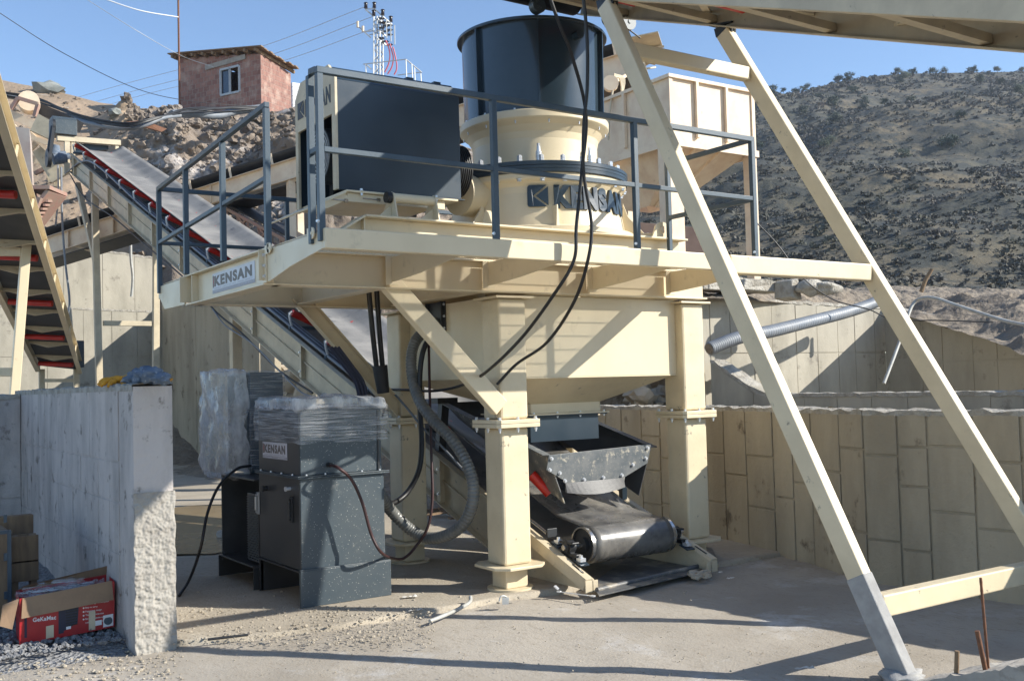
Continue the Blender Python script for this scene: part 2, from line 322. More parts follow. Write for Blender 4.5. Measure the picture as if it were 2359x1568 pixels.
def slab():
    mb=MB(); X=[2.0+.07*i for i in range(int(10/.07)+1)]; nr=len(X)
    rows=[]
    e=[7.45+(.05*fbm(x,0,1.5,5,9)+.02*fbm(x,3,9,3,2))+(-.35*max(0,(3.2-x)/1.2)if x<3.2 else 0)*-.9 for x in X]
    for k in range(60):
        y_off=[0,.0,.02,.06][k] if k<4 else .06+(k-3)**1.35*.09
        z=-.07 if k==0 else (-.012 if k==1 else 0)
        rows.append([V((x,ee+y_off,z+(0 if k<2 else .009*fbm(x,ee+y_off,1.3,5,4)))) for x,ee in zip(X,e)])
    for r in rows: mb.v+=r
    for j in range(len(rows)-1):
        for i in range(nr-1): mb.f.append([j*nr+i,j*nr+i+1,(j+1)*nr+i+1,(j+1)*nr+i]); mb.sm.append(True)
    struct(mb,'concrete_slab',M['slab'],'raised dusty concrete slab under the crusher',origin=(0,0,0))
slab()
# gravel pocket at the left
def gravel_bed():
    mb=MB(); X=[-6+.1*i for i in range(80)]; Y=[7.75+.1*j for j in range(50)]; n=len(X)
    for y in Y:
        for x in X:
            z=.0+.05*fbm(x,y,1.2,5,6)+.02*fbm(x,y,8,4,1)+max(0,(y-9.5))*.07
            if y<8.1: z=z*(y-7.75)/.35-.06*(8.1-y)/.35
            mb.v.append(V((x,y,z)))
    for j in range(len(Y)-1):
        for i in range(n-1): mb.f.append([j*n+i,j*n+i+1,(j+1)*n+i+1,(j+1)*n+i]); mb.sm.append(True)
    struct(mb,'gravel_bed',M['gravel'],'grey gravel bed inside the left concrete walls',origin=(0,0,0))
gravel_bed()
pb=MB(); c=gz(455,1212); pts=[c+V((1.9*math.cos(t)*(1+.25*fbm(math.cos(t),math.sin(t),1.3)),2.6*math.sin(t)*(1+.2*fbm(math.cos(t),math.sin(t),1.7,4,2)),.016)) for t in [i*math.pi/20 for i in range(40)]]
pb.add(pts+[c+V((0,0,.016))],[(i,(i+1)%40,40) for i in range(40)]); struct(pb,'puddle',M['water'],'shallow muddy puddle behind the left concrete wall')
# ---- rocky bank
RIDGE=[(-500,120),(-200,150),(0,176),(60,190),(110,200),(170,214),(235,232),(300,246),(360,252),(410,254),(560,256),(680,246),(760,236),(900,240),(1000,300),(1250,400),(1450,560),(1700,640)]
RD=[(-500,52),(0,50),(300,48),(410,44),(700,42),(1000,44),(1700,40)]
BD=[(-500,30),(0,32.5),(360,32.5),(400,32),(470,32),(560,31),(640,29.5),(720,28),(800,28),(900,28.5),(1100,31),(1700,34)]
BZ=[(-500,4.6),(0,5.2),(300,5.3),(400,4.6),(470,3.2),(560,2.0),(640,1.0),(720,.4),(850,.4),(1000,1.5),(1700,3)]
def bank():
    mb=MB(); mb2=MB(); NX=430; NY=150; rows=[]
    rk=lambda px: min(1,max(0,(px-215)/90))
    grid=[]
    for j in range(NY+26):
        row=[]
        for i in range(NX):
            px=-500+2200*i/(NX-1); r=ray(px,900); hd=V((r.x,r.y,0))/F0
            d0=interp(BD,px); d1=interp(RD,px); z0=interp(BZ,px); pr_=dp(px,interp(RIDGE,px)-4,d1); zr=pr_.z
            k=rk(px)
            if j<NY:
                s=j/(NY-1); g=lerp(s**.85,(1-(1-s)**2.3)*.86+.14*s**3,k); d=lerp(d0,d1,s); z=lerp(z0,zr,g)
            else:
                s=1; d=d1+((j-NY+1)/26)**1.5*60; z=zr-.05*(d-d1)
            p=V((0,0,0))+hd*d; p.z=z
            q=p*.34
            a=noise.hetero_terrain(q+V((3,1,9)),.9,2.1,5,.6)
            wp=p+V((noise.noise(p*.8),noise.noise(p*.8+V((5,5,5))),noise.noise(p*.8+V((9,1,4)))))*.5
            b=.75*(1-noise.voronoi(wp*.62)[0][0]*1.1)+.42*(1-noise.voronoi(wp*1.5)[0][0]*1.1)+.2*(1-noise.voronoi(p*3.3)[0][0])+.10*noise.noise(p*6)
            amp=lerp(.22,1.3,k)*min(1,s*5+.15)*(1 if j<NY else .25)*(.35+.65*min(1,(1-s)*6)if j<NY else .35)
            disp=amp*(.42*(a-.9)+lerp(.16,.62,k)*(b-.75)); dirv=V((-hd.x,-hd.y,.55))*1
            row.append(p+dirv*disp)
        grid.append(row)
    NR=len(grid); sp=int((300+500)/2200*(NX-1))
    def emit(m,i0,i1):
        w_=i1-i0+1
        for r in grid: m.v+=r[i0:i1+1]
        for j in range(NR-1):
            for i in range(w_-1): m.f.append([j*w_+i,j*w_+i+1,(j+1)*w_+i+1,(j+1)*w_+i]); m.sm.append(True)
        o=len(m.v); m.v+=[V((v.x,v.y,-.2)) for v in grid[0][i0:i1+1]]
        for i in range(w_-1): m.f.append([i,i+1,o+i+1,o+i]); m.sm.append(False)
    emit(mb,sp,NX-1); emit(mb2,0,sp)
    struct(mb,'rock_bank',M['bank'],'rocky excavated bank below the brick hut',origin=(0,0,0))
    struct(mb2,'earth_slope',M['sand'],'tan earth slope on the left skyline',origin=(0,0,0))
    return grid
BANK=bank()
def on_bank(px,s):
    i=int((px+500)/2200*429); return BANK[int(s*149)][i]
st=MB()
for k in range(700):
    px=random.uniform(-30,760); s=random.random()**.9*.98; p=on_bank(px,s); r=random.choice([.03,.04,.05,.07,.09,.13])*(1 if px<330 else 1.5); st.blob(p+V((0,0,r*.1)),r,(1,1,.7),2,.45,1.7,k)
for k in range(520):
    px=random.uniform(300,760); s=random.random()**.8*.93; p=on_bank(px,s); r=random.uniform(.08,.26)*random.random()+.07; st.blob(p+V((0,0,-r*.15)),r,(1,1,.85),2,.5,1.7,k+900)
tag(st.build('loose_rocks',M['bank'],origin=(0,0,0)),'pale loose rocks scattered over the rocky bank',kind='stuff')
# ---- terrace behind right walls + far hill
def terrace():
    mb=MB(); NX=260; NY=150
    for j in range(NY):
        for i in range(NX):
            px=1250+1550*i/(NX-1); s=j/(NY-1); r=ray(px,880); hd=V((r.x,r.y,0))/F0
            if px<2030: d0=interp([(1250,17.5),(1480,16.0),(1625,14.9),(2030,18.4)],px)+.25
            else: d0=interp([(2030,18.5),(2359,12.2),(2800,8.5)],px)+.2
            d=d0+s**1.3*40; z=3.02+min(1,(d-d0)/6)*.25+ .25*max(0,math.sin(min(1,(d-d0)/5)*math.pi))
            if px>2030: z=interp([(2030,3.0),(2107,2.75),(2200,2.45),(2277,2.25),(2359,2.0),(2800,1.6)],px)+min(1,(d-d0)/5)*interp([(2030,.4),(2359,1.05),(2800,1.4)],px)
            z+=max(0,d-24)*.10
            k=min(1,(d-d0)*1.5+.1); p=hd*d
            z+=k*(.30*abs(fbm(p.x,p.y,.7,3,3))+.07*fbm(p.x,p.y,2.5,3,5)-.08)
            p.z=z; mb.v.append(p)
    for j in range(NY-1):
        for i in range(NX-1): mb.f.append([j*NX+i,j*NX+i+1,(j+1)*NX+i+1,(j+1)*NX+i]); mb.sm.append(True)
    struct(mb,'earth_terrace',M['darkdirt'],'churned earth terrace above the right retaining walls',origin=(0,0,0))
terrace()
HR=[(1200,420),(1350,360),(1560,300),(1700,240),(1740,222),(1790,206),(1840,203),(1870,203),(1900,190),(1960,176),(2000,170),(2060,160),(2130,156),(2250,154),(2359,152),(2600,140),(2900,130)]
def hillpt(px,s,rough=True):
    r=ray(px,870); hd=V((r.x,r.y,0))/F0; d0=60; d1=interp([(1200,230),(1700,280),(2359,330),(2900,330)],px)
    zr=dp(px,interp(HR,px)+4,d1).z; d=lerp(d0,d1,s); z=lerp(4.6,zr,s**1.05)
    p=hd*d
    z+=(9*fbm(p.x,p.y,.011,3,2)*math.sin(math.pi*s)+ (3.2*fbm(p.x,p.y,.035,4,7)+.8*fbm(p.x,p.y,.15,5,1))*min(1,(1-s)*8)*min(1,s*6)) if rough else 0
    p.z=z; return p
def hill():
    mb=MB(); NX=260; NY=200
    for j in range(NY+12):
        for i in range(NX):
            px=1150+1750*i/(NX-1)
            if j<NY: mb.v.append(hillpt(px,j/(NY-1)))
            else:
                p=hillpt(px,1); k=(j-NY+1); q=p+V((p.x,p.y,0)).normalized()*k*12; q.z=p.z-k*1.5; mb.v.append(q)
    for j in range(NY+11):
        for i in range(NX-1): mb.f.append([j*NX+i,j*NX+i+1,(j+1)*NX+i+1,(j+1)*NX+i]); mb.sm.append(True)
    struct(mb,'hillside',M['hill'],'far scrub covered hillside',origin=(0,0,0))
hill()
def shrub(mb,p,r,seed,n=9):
    rnd=random.Random(seed)
    for k in range(n):
        a=rnd.uniform(0,6.28); q=p+V((math.cos(a),math.sin(a),0))*r*rnd.uniform(0,.8)+V((0,0,r*rnd.uniform(.05,.65)))
        z=r*rnd.uniform(.2,.42); u=V((rnd.uniform(-1,1),rnd.uniform(-1,1),rnd.uniform(-1,1))).normalized(); v=V((rnd.uniform(-1,1),rnd.uniform(-1,1),rnd.uniform(-1,1))).cross(u).normalized()
        mb.add([q+u*z,q+v*z*.8,q-u*z*.9,q-v*z*.7],[(0,1,2,3)])
sh=MB()
for k in range(17500):
    px=random.uniform(1330,2480); s=random.random()**1.1
    p=hillpt(px,s)
    if fbm(p.x,p.y,.03,4,12)+random.uniform(-.4,.4)<-.3: continue
    shrub(sh,p,random.choice([.22,.3,.4,.5,.65,1.0])*(.5+.7*s),k,16)
tag(sh.build('hillside_shrubs',M['bush'],origin=(0,0,0)),'bare grey shrubs covering the far hillside',kind='stuff')
def treeproto(seed,h,wd,nm='evergreen_tree'):
    rnd=random.Random(seed); r=thing(nm,(0,0,0),None,'tree'); t=MB(); t.cyl((0,0,-.4),(0,0,h*.5),.14,.08,8)
    for k in range(4): a=rnd.uniform(0,6.28); t.cyl((0,0,h*.25),(math.cos(a)*wd*.6,math.sin(a)*wd*.6,h*.6),.07,.03,6)
    t.build('trunk',M['bark'],r); c=MB(); cl=[(V((rnd.uniform(-1,1)*wd*.7,rnd.uniform(-1,1)*wd*.7,h*rnd.uniform(.28,.9))),wd*rnd.uniform(.3,.55)) for _ in range(12)]
    for k in range(900):
        q,rr=rnd.choice(cl); q=q+V((rnd.gauss(0,1),rnd.gauss(0,1),rnd.gauss(0,.8)))*rr*.6; s=rnd.uniform(.08,.17)*wd/1.5
        u=V((rnd.uniform(-1,1),rnd.uniform(-1,1),rnd.uniform(-1,1))).normalized(); v=u.orthogonal().normalized()
        c.add([q+u*s,q+v*s,q-u*s,q-v*s],[(0,1,2,3)])
    c.build('crown',M['leaf'],r); return r
T1=treeproto(1,4.2,2.2); T2=treeproto(2,5.6,2.0); T3=treeproto(3,3.2,2.4)
TL=['round evergreen tree low on the far hillside','tall evergreen tree on the far hillside','squat spreading evergreen tree on the far hillside']
trees=[]
ridge_t=[(1803,1),(1830,1),(1859,1),(1878,1),(1886,1),(1961,1),(1983,.99),(2100,.985),(2122,.97),(2134,.985),(2182,.97),(2205,1),(2274,.99),(2331,.985),(2389,1)]
rest=[(random.uniform(1760,2400),random.uniform(.45,.96)) for _ in range(26)]
protos=[T1,T2,T3]; first={0,1,2}
ORD=['first','second','third','fourth','fifth','sixth','seventh','eighth','ninth','tenth','eleventh','twelfth','thirteenth','fourteenth','fifteenth']
def reltree(o,i,px,s,onridge):
    if onridge: o['label']='%s dark evergreen from the left along the skyline of the far hill'%ORD[sorted(q[0] for q in ridge_t).index(px)]; o['group']='trees on the skyline ridge'
    else:
        z=0 if px<1950 else (1 if px<2150 else 2); h_='high' if s>.7 else 'low'
        o['label']='dark evergreen among grey shrubs %s on the %s of the far hill'%(h_,('left flank','middle','right flank')[z]); o['group']='trees %s on the %s of the hill'%(h_,('left flank','middle','right flank')[z])
    o['category']='tree'
for i,(px,s) in enumerate(ridge_t+rest):
    k=i%3; p=hillpt(px,s); p.z-=.2
    if k in first: o=protos[k]; first.discard(k); o.location=p
    else: o=copy_tree(protos[k],loc=p)
    f=random.uniform(.36,.66); o.scale=(f,f,f); o.rotation_euler=(0,0,random.uniform(0,6.28)); reltree(o,i,px,s,i<len(ridge_t))
# ================================================================ RETAINING WALLS
def jag(mb,p,q,th,z,n=60,amp=.02,seed=1,wdir=None):
    """rough crumbled top strip on a wall from p to q"""
    p=V(p);q=V(q);d=(q-p); nn=V((-d.y,d.x,0)).normalized() if wdir is None else V(wdir)
    vs=[]
    for i in range(n+1):
        b=p+d*(i/n); h=z(i/n) if callable(z) else z
        for k in range(5):
            o=b+nn*(th*k/4+ (.012*noise.noise(V((i*.7,k*3.1,seed))))); vs.append(V((o.x,o.y,h+amp*noise.noise(V((i*.45,k*1.3,seed*5.)))+amp*.5*noise.noise(V((i*1.7,k*2.3,seed))))))
    fs=[(i*5+k,i*5+k+1,(i+1)*5+k+1,(i+1)*5+k) for i in range(n) for k in range(4)]
    mb.add(vs,fs)
    # front and back skirts
    for k in(0,4):
        a=[vs[i*5+k] for i in range(n+1)]; b=[V((v.x,v.y,min(v.z-.005,(z(.5) if callable(z) else z)-.045) if not callable(z) else v.z-.05)) for v in a]
        mb.add(a+b,[(i,i+1,n+1+i+1,n+1+i) for i in range(n)])
# right panel wall along x~8
RP=[V((8.95,13.5,0)),V((8.62,9.6,0)),V((8.5,8.40,0)),V((8.15,6.87,0)),V((7.82,6.0,0)),V((7.95,4.6,0)),V((8.3,2.6,0)),V((8.9,-1.5,0)),V((9.6,-6,0))]
def rightwall():
    r=thing('retaining_wall',(8.3,6,0),'brown concrete panel wall with grooved blocks right of the crusher','wall')
    core=MB(); pan=MB(); rnd=random.Random(5)
    for a,b in zip(RP,RP[1:]):
        d=(b-a); L=d.length; t=d.normalized(); n=V((t.y,-t.x,0)); 
        if n.x>0: n=-n
        core.prism([V((p.x,p.y,-.15)) for p in (a-n*.004,b-n*.004,b-n*.32,a-n*.32)],(0,0,1.60))
        k=max(1,round(L/.40)); ws=[rnd.uniform(.75,1.25) for _ in range(k)]; sm=sum(ws); acc=0
        for wv in ws:
            u0=acc/sm*L; acc+=wv; u1=acc/sm*L; g=.010
            cuts=[-.12]; z=rnd.uniform(.25,.75)
            while z<1.25: cuts.append(z); z+=rnd.choice([.34,.42,.55,.75])
            cuts.append(1.46)
            for z0,z1 in zip(cuts,cuts[1:]):
                pr=rnd.uniform(0,.008); a0=a+t*(u0+g)-n*.003; a1=a+t*(u1-g)-n*.003; nn=n*(.012+pr)
                pan.prism([a0+V((0,0,z0+g)),a1+V((0,0,z0+g)),a1+V((0,0,z1-g)),a0+V((0,0,z1-g))],nn)
    core.build('core',M['concdark'],r); pan.build('panel_face',M['concdark'],r,bevel=.009)
    tp=MB()
    for i,(a,b) in enumerate(zip(RP,RP[1:])):
        d=(b-a).normalized(); n=V((d.y,-d.x,0)); n=-n if n.x>0 else n
        jag(tp,a+n*.012,b+n*.012,.34,1.485,max(6,int((b-a).length*14)),.03,i,wdir=-n)
    tp.build('crumbled_top',M['concbroken'],r)
rightwall()
def wall_slab(name,label,a,b,th,ztop,m,side,z0=-.1,grooves=True,vg=.5,hg=(1.1,),topm='concbroken',seed=1,amp=.025):
    """plain board-marked wall; ztop function of t; side = vector pointing to the visible face"""
    a=V(a);b=V(b);t=(b-a).normalized();L=(b-a).length;sv=V(side)
    r=thing(name,(a+b)/2,label,'wall'); body=MB(); N=24
    zf=ztop if callable(ztop) else (lambda u:ztop)
    ps=[a+t*(L*i/N) for i in range(N+1)]
    poly=[V((p.x,p.y,z0)) for p in (ps[0],ps[-1])]+[V((ps[i].x,ps[i].y,zf(i/N)-.03)) for i in range(N,-1,-1)]
    body.prism(poly,-sv*th)
    if grooves:
        u=.3
        rnd=random.Random(seed)
        while u<L-.1:
            p=a+t*u; h=zf(u/L)-.06; wd=rnd.uniform(.38,.6)*vg/.5
            lo=z0
            for hh in list(hg)+[99]:
                top=min(hh,h)
                if top-lo>.1:
                    p1=a+t*min(L,u+wd-.012); pr=rnd.uniform(.004,.016); body.prism([V((p.x,p.y,lo+.01)),V((p1.x,p1.y,lo+.01)),V((p1.x,p1.y,min(top-.008,zf(min(1,(u+wd)/L))-.06))),V((p.x,p.y,top-.008))],sv*pr)
                lo=top
                if hh>h: break
            u+=wd
    body.build('wall_face',M[m],r)
    tp=MB(); jag(tp,a+sv*.012,b+sv*.012,th,zf,max(8,int(L*12)),amp,seed,wdir=-sv); tp.build('rough_top',M[topm],r)
    return r
A=gy(1600,680,11.5); B=gy(2035,705,11.5)
wall_slab('retaining_wall','tall sunlit concrete wall behind the sagging ribbed pipe',(A.x,11.5,0),(B.x,11.5,0),.35,lambda t:lerp(A.z,B.z,t),'conc',(0,-1,0),hg=(1.0,2.2),seed=3)
TX=B.x
ty=[gx(px,py,TX) for px,py in((2035,705),(2107,721),(2200,743),(2277,757),(2359,781),(2460,800))]
def t2z(t):
    y=lerp(11.5,ty[-1].y,t); tb=sorted([(q.y,q.z) for q in ty]); return interp(tb,y)
wall_slab('retaining_wall','shaded concrete wall under the churned earth at far right',(TX,11.49,0),(TX,ty[-1].y,0),.4,t2z,'conc',(-1,0,0),hg=(1.0,2.0),seed=4)
z2=gx(1830,906,11.2).z; y2a=gx(1640,828,11.2); y2b=gx(1752,898,11.2)
def w2z(t):
    y=lerp(11.3,-3,t); return interp([(-9,z2),(y2b.y,z2),(y2a.y,y2a.z),(20,y2a.z)],y)
wall_slab('retaining_wall','low grey concrete wall with a sloping end between the taller walls',(11.2,11.3,0),(11.2,-3,0),.3,w2z,'conc',(-1,0,0),hg=(.9,),seed=6)
fl=MB(); fl.prism([(p.x+.22,p.y,.9) for p in RP]+[(11.1,-6,.9),(11.1,13.5,.9)],(0,0,.3)); struct(fl,'backfill',M['darkdirt'],'earth fill between the right walls')
# far left walls
Y1=30.6
a=gy(-60,700,Y1); b=gy(366,716,Y1)
wall_slab('retaining_wall','long pale concrete wall behind the tall conveyor legs',(a.x,Y1,0),(8.3,Y1,0),.5,lambda t:lerp(a.z,b.z,t),'conc',(0,-1,0),hg=(1.4,2.9),vg=.9,seed=8,amp=.05)
a2=gy(120,560,Y1+.9); b2=gy(352,592,Y1+.9)
wall_slab('retaining_wall','upper pale concrete wall stepped back below the cream conveyor',(a2.x,Y1+.9,3.5),(b2.x,Y1+.9,3.5),.5,lambda t:lerp(a2.z,b2.z,t),'conc',(0,-1,0),z0=3,hg=(9,),vg=1.1,seed=9,amp=.05)
wall_slab('retaining_wall','tall stained concrete wall behind the plastic wrapped cabinet',(8.3,Y1,0),(8.3,22.6,0),.5,lambda t:lerp(4.42,3.75,t),'concdark',(-1,0,0),hg=(1.9,),vg=1.6,seed=10,amp=.05)
wall_slab('retaining_wall','low concrete wall under the pale rubble behind the crusher legs',(8.75,22.0,0),(8.95,13.6,0),.4,lambda t:lerp(1.25,1.46,t),'concdark',(-1,0,0),hg=(.7,),seed=11)
# dirt heaps at foot of stained wall
dh=MB()
NX,NY=60,24
for j in range(NY):
    for i in range(NX):
        y=12+19*i/(NX-1); u=j/(NY-1); x=8.4-u*2.0; z=.95*(1-u)**1.6*(.55+.45*math.sin(y*.9))*(1+.5*fbm(x,y,1.1,5,3))+.05*fbm(x,y,4,4)-.06
        dh.v.append(V((x,y,z)))
for j in range(NY-1):
    for i in range(NX-1): dh.f.append([j*NX+i,j*NX+i+1,(j+1)*NX+i+1,(j+1)*NX+i]); dh.sm.append(True)
struct(dh,'earth_heap',M['darkdirt'],'brown earth heaped along the foot of the stained wall',origin=(0,0,0))
rb=MB(); random.seed(3)
for k in range(110):
    px=random.uniform(630,735); py=random.uniform(868,975); q=gx(px,py,8.6+random.uniform(0,1.2)); rb.blob(q,random.uniform(.12,.42),(1,1,.8),2,.5,1.8,k)
for k in range(16):
    q=gy(random.uniform(1462,1530),random.uniform(905,932),12.2+random.uniform(0,1)); rb.blob(q,random.uniform(.10,.24),(1,1,.7),2,.5,1.9,k+200)
tag(rb.build('rubble_heap',M['rubble'],origin=(0,0,0)),'pale lumps of rubble heaped behind the walls',kind='stuff')
# near left thick wall + return wall
def nearwall():
    r=thing('concrete_wall',(2,10,0),'thick pale concrete wall with a rough sunlit end beside the carton','wall')
    b=MB(); N=40
    x0,x1=1.872,2.150; yF=7.68; yB=13.0
    # upper smooth part, slightly proud; lower rough end
    b.box((x0,yF,-.08),(x1,yB,1.86)); 
    rnd=random.Random(4); y=yF+.42
    while y<yB-.3:
        wd=rnd.uniform(.28,.4)
        cuts=[0,.24,.62,1.0,1.30,1.84]
        for z0,z1 in zip(cuts,cuts[1:]):
            g=0 if z0>=1.2 and rnd.random()<.6 else .006
            b.box((x0-rnd.uniform(.004,.009),y+g*.4,z0+.009),(x0-.0005,y+wd-g*.4,z1-.009))
        y+=wd
    b.build('wall_face',M['concwall'],r)
    e=MB(); nx,nz=40,170; vs=[]
    for j in range(nz+1):
        for i in range(nx+1):
            z=-.06+(1.16)*j/nz; x=x0-.004+(x1-x0+.012)*i/nx
            k=.010 if 0<i<nx else .005
            vs.append(V((x+(.010*noise.noise(V((z*9,i,2))) if i in(0,nx) else 0),yF-.012-k*(.5+noise.noise(V((x*22,z*22,1)))+.9*noise.noise(V((x*60,z*60,5)))),z)))
    e.add(vs,[(j*(nx+1)+i,j*(nx+1)+i+1,(j+1)*(nx+1)+i+1,(j+1)*(nx+1)+i) for j in range(nz) for i in range(nx)],True)
    e.build('rough_end',M['conclight'],r)
    t=MB(); jag(t,(x0-.006,yF-.004,0),(x0-.006,yB,0),x1-x0+.012,1.875,140,.022,3,wdir=(1,0,0)); t.build('rough_top',M['concbroken'],r)
nearwall()
wall_slab('concrete_wall','low pale concrete wall closing off the gravel pocket at far left',(-4,12.6,0),(1.86,12.6,0),.3,1.84,'concwall',(0,-1,0),hg=(.7,1.3),seed=14)
# ================================================================ CRUSHER PLATFORM
random.seed(11)
XE,XR,YB,YR,YO=2.81,7.0,7.53,9.57,6.435; ZB,ZT=2.61,2.89
plat=thing('steel_platform',(6.2,8.5,0),'cream steel platform on four bolted columns carrying the crusher and its walkway','platform')
b=MB(); ibeam(b,(XE+.09,YB+.07,2.75),(7.45,YB+.07,2.75),.28,.14); b.build('front_beam',M['cream'],plat,bevel=.003)
b=MB(); ibeam(b,(XE+.09,YR-.07,2.75),(7.45,YR-.07,2.75),.28,.14); b.build('rear_beam',M['cream'],plat,bevel=.003)
b=MB(); ibeam(b,(XE+.07,YB,2.75),(XE+.07,YR,2.75),.28,.14)
for y in(YB+.005,YR-.19): b.box((XE+.004,y,2.625),(XE+.064,y+.012,2.875))
b.build('end_beam',M['cream'],plat,bevel=.003)
for x in(3.9,4.9,6.0,7.3): b=MB(); ibeam(b,(x,YB+.15,2.75),(x,YR-.15,2.75),.24,.12); b.build('cross_beam',M['cream'],plat,bevel=.003)
b=MB(); b.box((XE,YO-.05,2.745),(XR+.02,YO,2.885)); b.build('walkway_edge_beam',M['cream'],plat,bevel=.008)
def bracket(x,end=False):
    mb=MB(); r0=2.665 if not end else 2.63
    mb.prism([(x,YO+.001,2.75),(x,YO+.001,2.868),(x,YB-.014,2.868),(x,YB-.014,r0),(x,YB-.10,r0-(.0 if not end else .005)),(x,YB-.5,2.69)],(.010,0,0))
    mb.box((x-.05,YB-.013,2.64),(x+.06,YB-.002,2.875))
    o=mb.build('bracket',M['cream'],plat,bevel=.002)
    for z in(2.69,2.76,2.83): boltobj((x+.035,YB-.014,z),(0,-1,0),o,.010,.010)
for x in(3.884,4.819,5.968,6.94): bracket(x)
bracket(XE+.002,True)
# rear brackets and rear walkway
for x in(XE+.002,4.2,5.6,6.94):
    mb=MB(); mb.prism([(x,YR+.014,2.62),(x,YR+.014,2.868),(x,10.42,2.868),(x,10.42,2.74),(x,YR+.7,2.63)],(.010,0,0)); mb.box((x-.05,YR+.002,2.64),(x+.06,YR+.013,2.875)); o=mb.build('bracket',M['cream'],plat,bevel=.002)
b=MB(); b.box((XE,10.42,2.745),(XR,10.47,2.885)); b.build('walkway_edge_beam',M['cream'],plat,bevel=.006)
# corner plates with bolts on the end face
for y0,y1 in((YB-.06,YB-.004),(YR+.004,YR+.06)):
    mb=MB(); mb.box((XE-.008,y0,2.62),(XE+.001,y1+.03 if y0<8 else y1,2.885)); o=mb.build('corner_plate',M['cream'],plat,bevel=.002)
    for z in(2.67,2.75,2.83): boltobj((XE-.009,(y0+y1)/2,z),(-1,0,0),o,.011,.011)
# ears with holes at railing feet
for y in(6.63,7.44):
    mb=MB(); mb.box((XE-.020,y-.06,2.83),(XE-.010,y+.02,2.91)); mb.cyl((XE-.020,y-.06,2.87),(XE-.010,y-.06,2.87),.04,n=20); mb.cyl((XE-.024,y-.06,2.87),(XE-.02,y-.06,2.87),.012,n=8); mb.build('railing_ear',M['cream'],plat)
# grating
def grating(x0,x1,y0,y1,nm):
    mb=MB(); x=x0
    while x<x1: mb.box((x,y0,2.887),(x+.009,y1,2.893)); x+=.026
    y=y0+.03
    while y<y1: mb.box((x0,y,2.876),(x1,y+.005,2.8835)); y+=.15
    mb.build(nm,M['cream'],plat)
grating(XE+.03,XR,YO+.004,YB-.02,'grating'); grating(XE+.03,XR,YR+.02,10.415,'grating')
# sub frame under crusher
def subbeam(y,nm):
    mb=MB(); t=.014
    mb.prism([(3.25,y,2.9),(3.69,y,3.196),(7.2,y,3.196),(7.24,y,2.9)],(0,t,0))
    mb.box((3.69,y-.10,3.197),(7.24,y+.10,3.215)); mb.bar((3.25,y,2.93),(3.69,y,3.205),.18,.016); mb.box((3.25,y-.07,2.892),(7.24,y+.07,2.905))
    mb.box((3.685,y-.06,2.906),(3.695,y-.001,3.195)); 
    mb.build(nm,M['cream'],plat,bevel=.003)
subbeam(7.66,'crusher_beam'); subbeam(9.35,'crusher_beam')
b=MB(); 
for x in(3.75,5.0,7.1): b.box((x,7.77,2.92),(x+.02,9.24,3.19))
b.build('beam_stiffener',M['cream'],plat)
b=MB(); n=18; lug=[(6.96+.10*math.cos(t),7.62,3.30+.075*math.sin(t)) for t in [math.pi*k/n for k in range(n+1)]]
b.prism([(7.12,7.62,3.216)]+lug+[(6.82,7.62,3.216)],(0,.02,0)); b.build('lifting_lug',M['cream'],plat)
b=MB(); b.cyl((6.96,7.612,3.30),(6.96,7.646,3.30),.035,n=16); b.build('lug_hole',M['creamold'],plat)
for x in(4.45,5.02):
    pass
# columns
def column(cx,cy):
    w_=.291; mb=MB()
    mb.box((cx,cy,1.50),(cx+w_,cy+w_,2.565)); mb.box((cx+.002,cy+.002,.226),(cx+w_-.002,cy+w_-.002,1.425))
    c=mb.build('column',M['creamlow'],plat,bevel=.022)
    e=.085
    def octo(m_,z0,z1,e,cut):
        a,b_=cx-e,cx+w_+e; c0,d0=cy-e,cy+w_+e
        m_.prism([(a+cut,c0,z0),(b_-cut,c0,z0),(b_,c0+cut,z0),(b_,d0-cut,z0),(b_-cut,d0,z0),(a+cut,d0,z0),(a,d0-cut,z0),(a,c0+cut,z0)],(0,0,z1-z0))
    
    for z0_,z1_ in((1.427,1.460),(1.463,1.496)): m_=MB(); octo(m_,z0_,z1_,e,.03); m_.build('flange_plate',M['creamlow'],c,bevel=.003)
    m_=MB(); m_.box((cx-.05,cy-.05,2.566),(cx+w_+.06,cy+w_+.05,2.585)); m_.build('cap_plate',M['creamlow'],c,bevel=.003)
    for dx in(-.045,w_/2,w_+.045):
        for dy in(-.045,w_+.045):
            q=MB(); hexbolt(q,(cx+dx,cy+dy,1.497),(0,0,1),.014,.018); hexbolt(q,(cx+dx,cy+dy,1.426),(0,0,-1),.014,.02,True,.018); q.cyl((cx+dx,cy+dy,1.42),(cx+dx,cy+dy,1.50),.007,n=6); q.build('bolt',M['zinc'],c)
    for dy in(w_/2,):
        for dx in(-.045,w_+.045): q=MB(); hexbolt(q,(cx+dx,cy+dy,1.497),(0,0,1),.014,.018); hexbolt(q,(cx+dx,cy+dy,1.426),(0,0,-1),.014,.02,True,.018); q.cyl((cx+dx,cy+dy,1.42),(cx+dx,cy+dy,1.50),.007,n=6); q.build('bolt',M['zinc'],c)
    m_=MB(); octo(m_,.200,.225,.12,.10); m_.build('base_plate',M['creamlow'],c,bevel=.004)
    m_=MB(); m_.box((cx+.03,cy+.03,.02),(cx+w_-.03,cy+w_-.03,.20)); m_.build('stub',M['creamlow'],c,bevel=.012)
    m_=MB(); m_.cyl((cx+w_/2,cy+w_/2,-.01),(cx+w_/2,cy+w_/2,.02),.205,n=40); m_.build('foot_plate',M['creamlow'],c,bevel=.003)
for cx,cy in((4.957,7.579),(7.14,7.579),(4.957,9.452),(7.14,9.452)): column(cx,cy)
b=MB(); b.bar((3.90,7.62,2.68),(4.965,7.62,1.60),.10,.165,up=(1,0,1)); b.build('diagonal_brace',M['cream'],plat,bevel=.008)
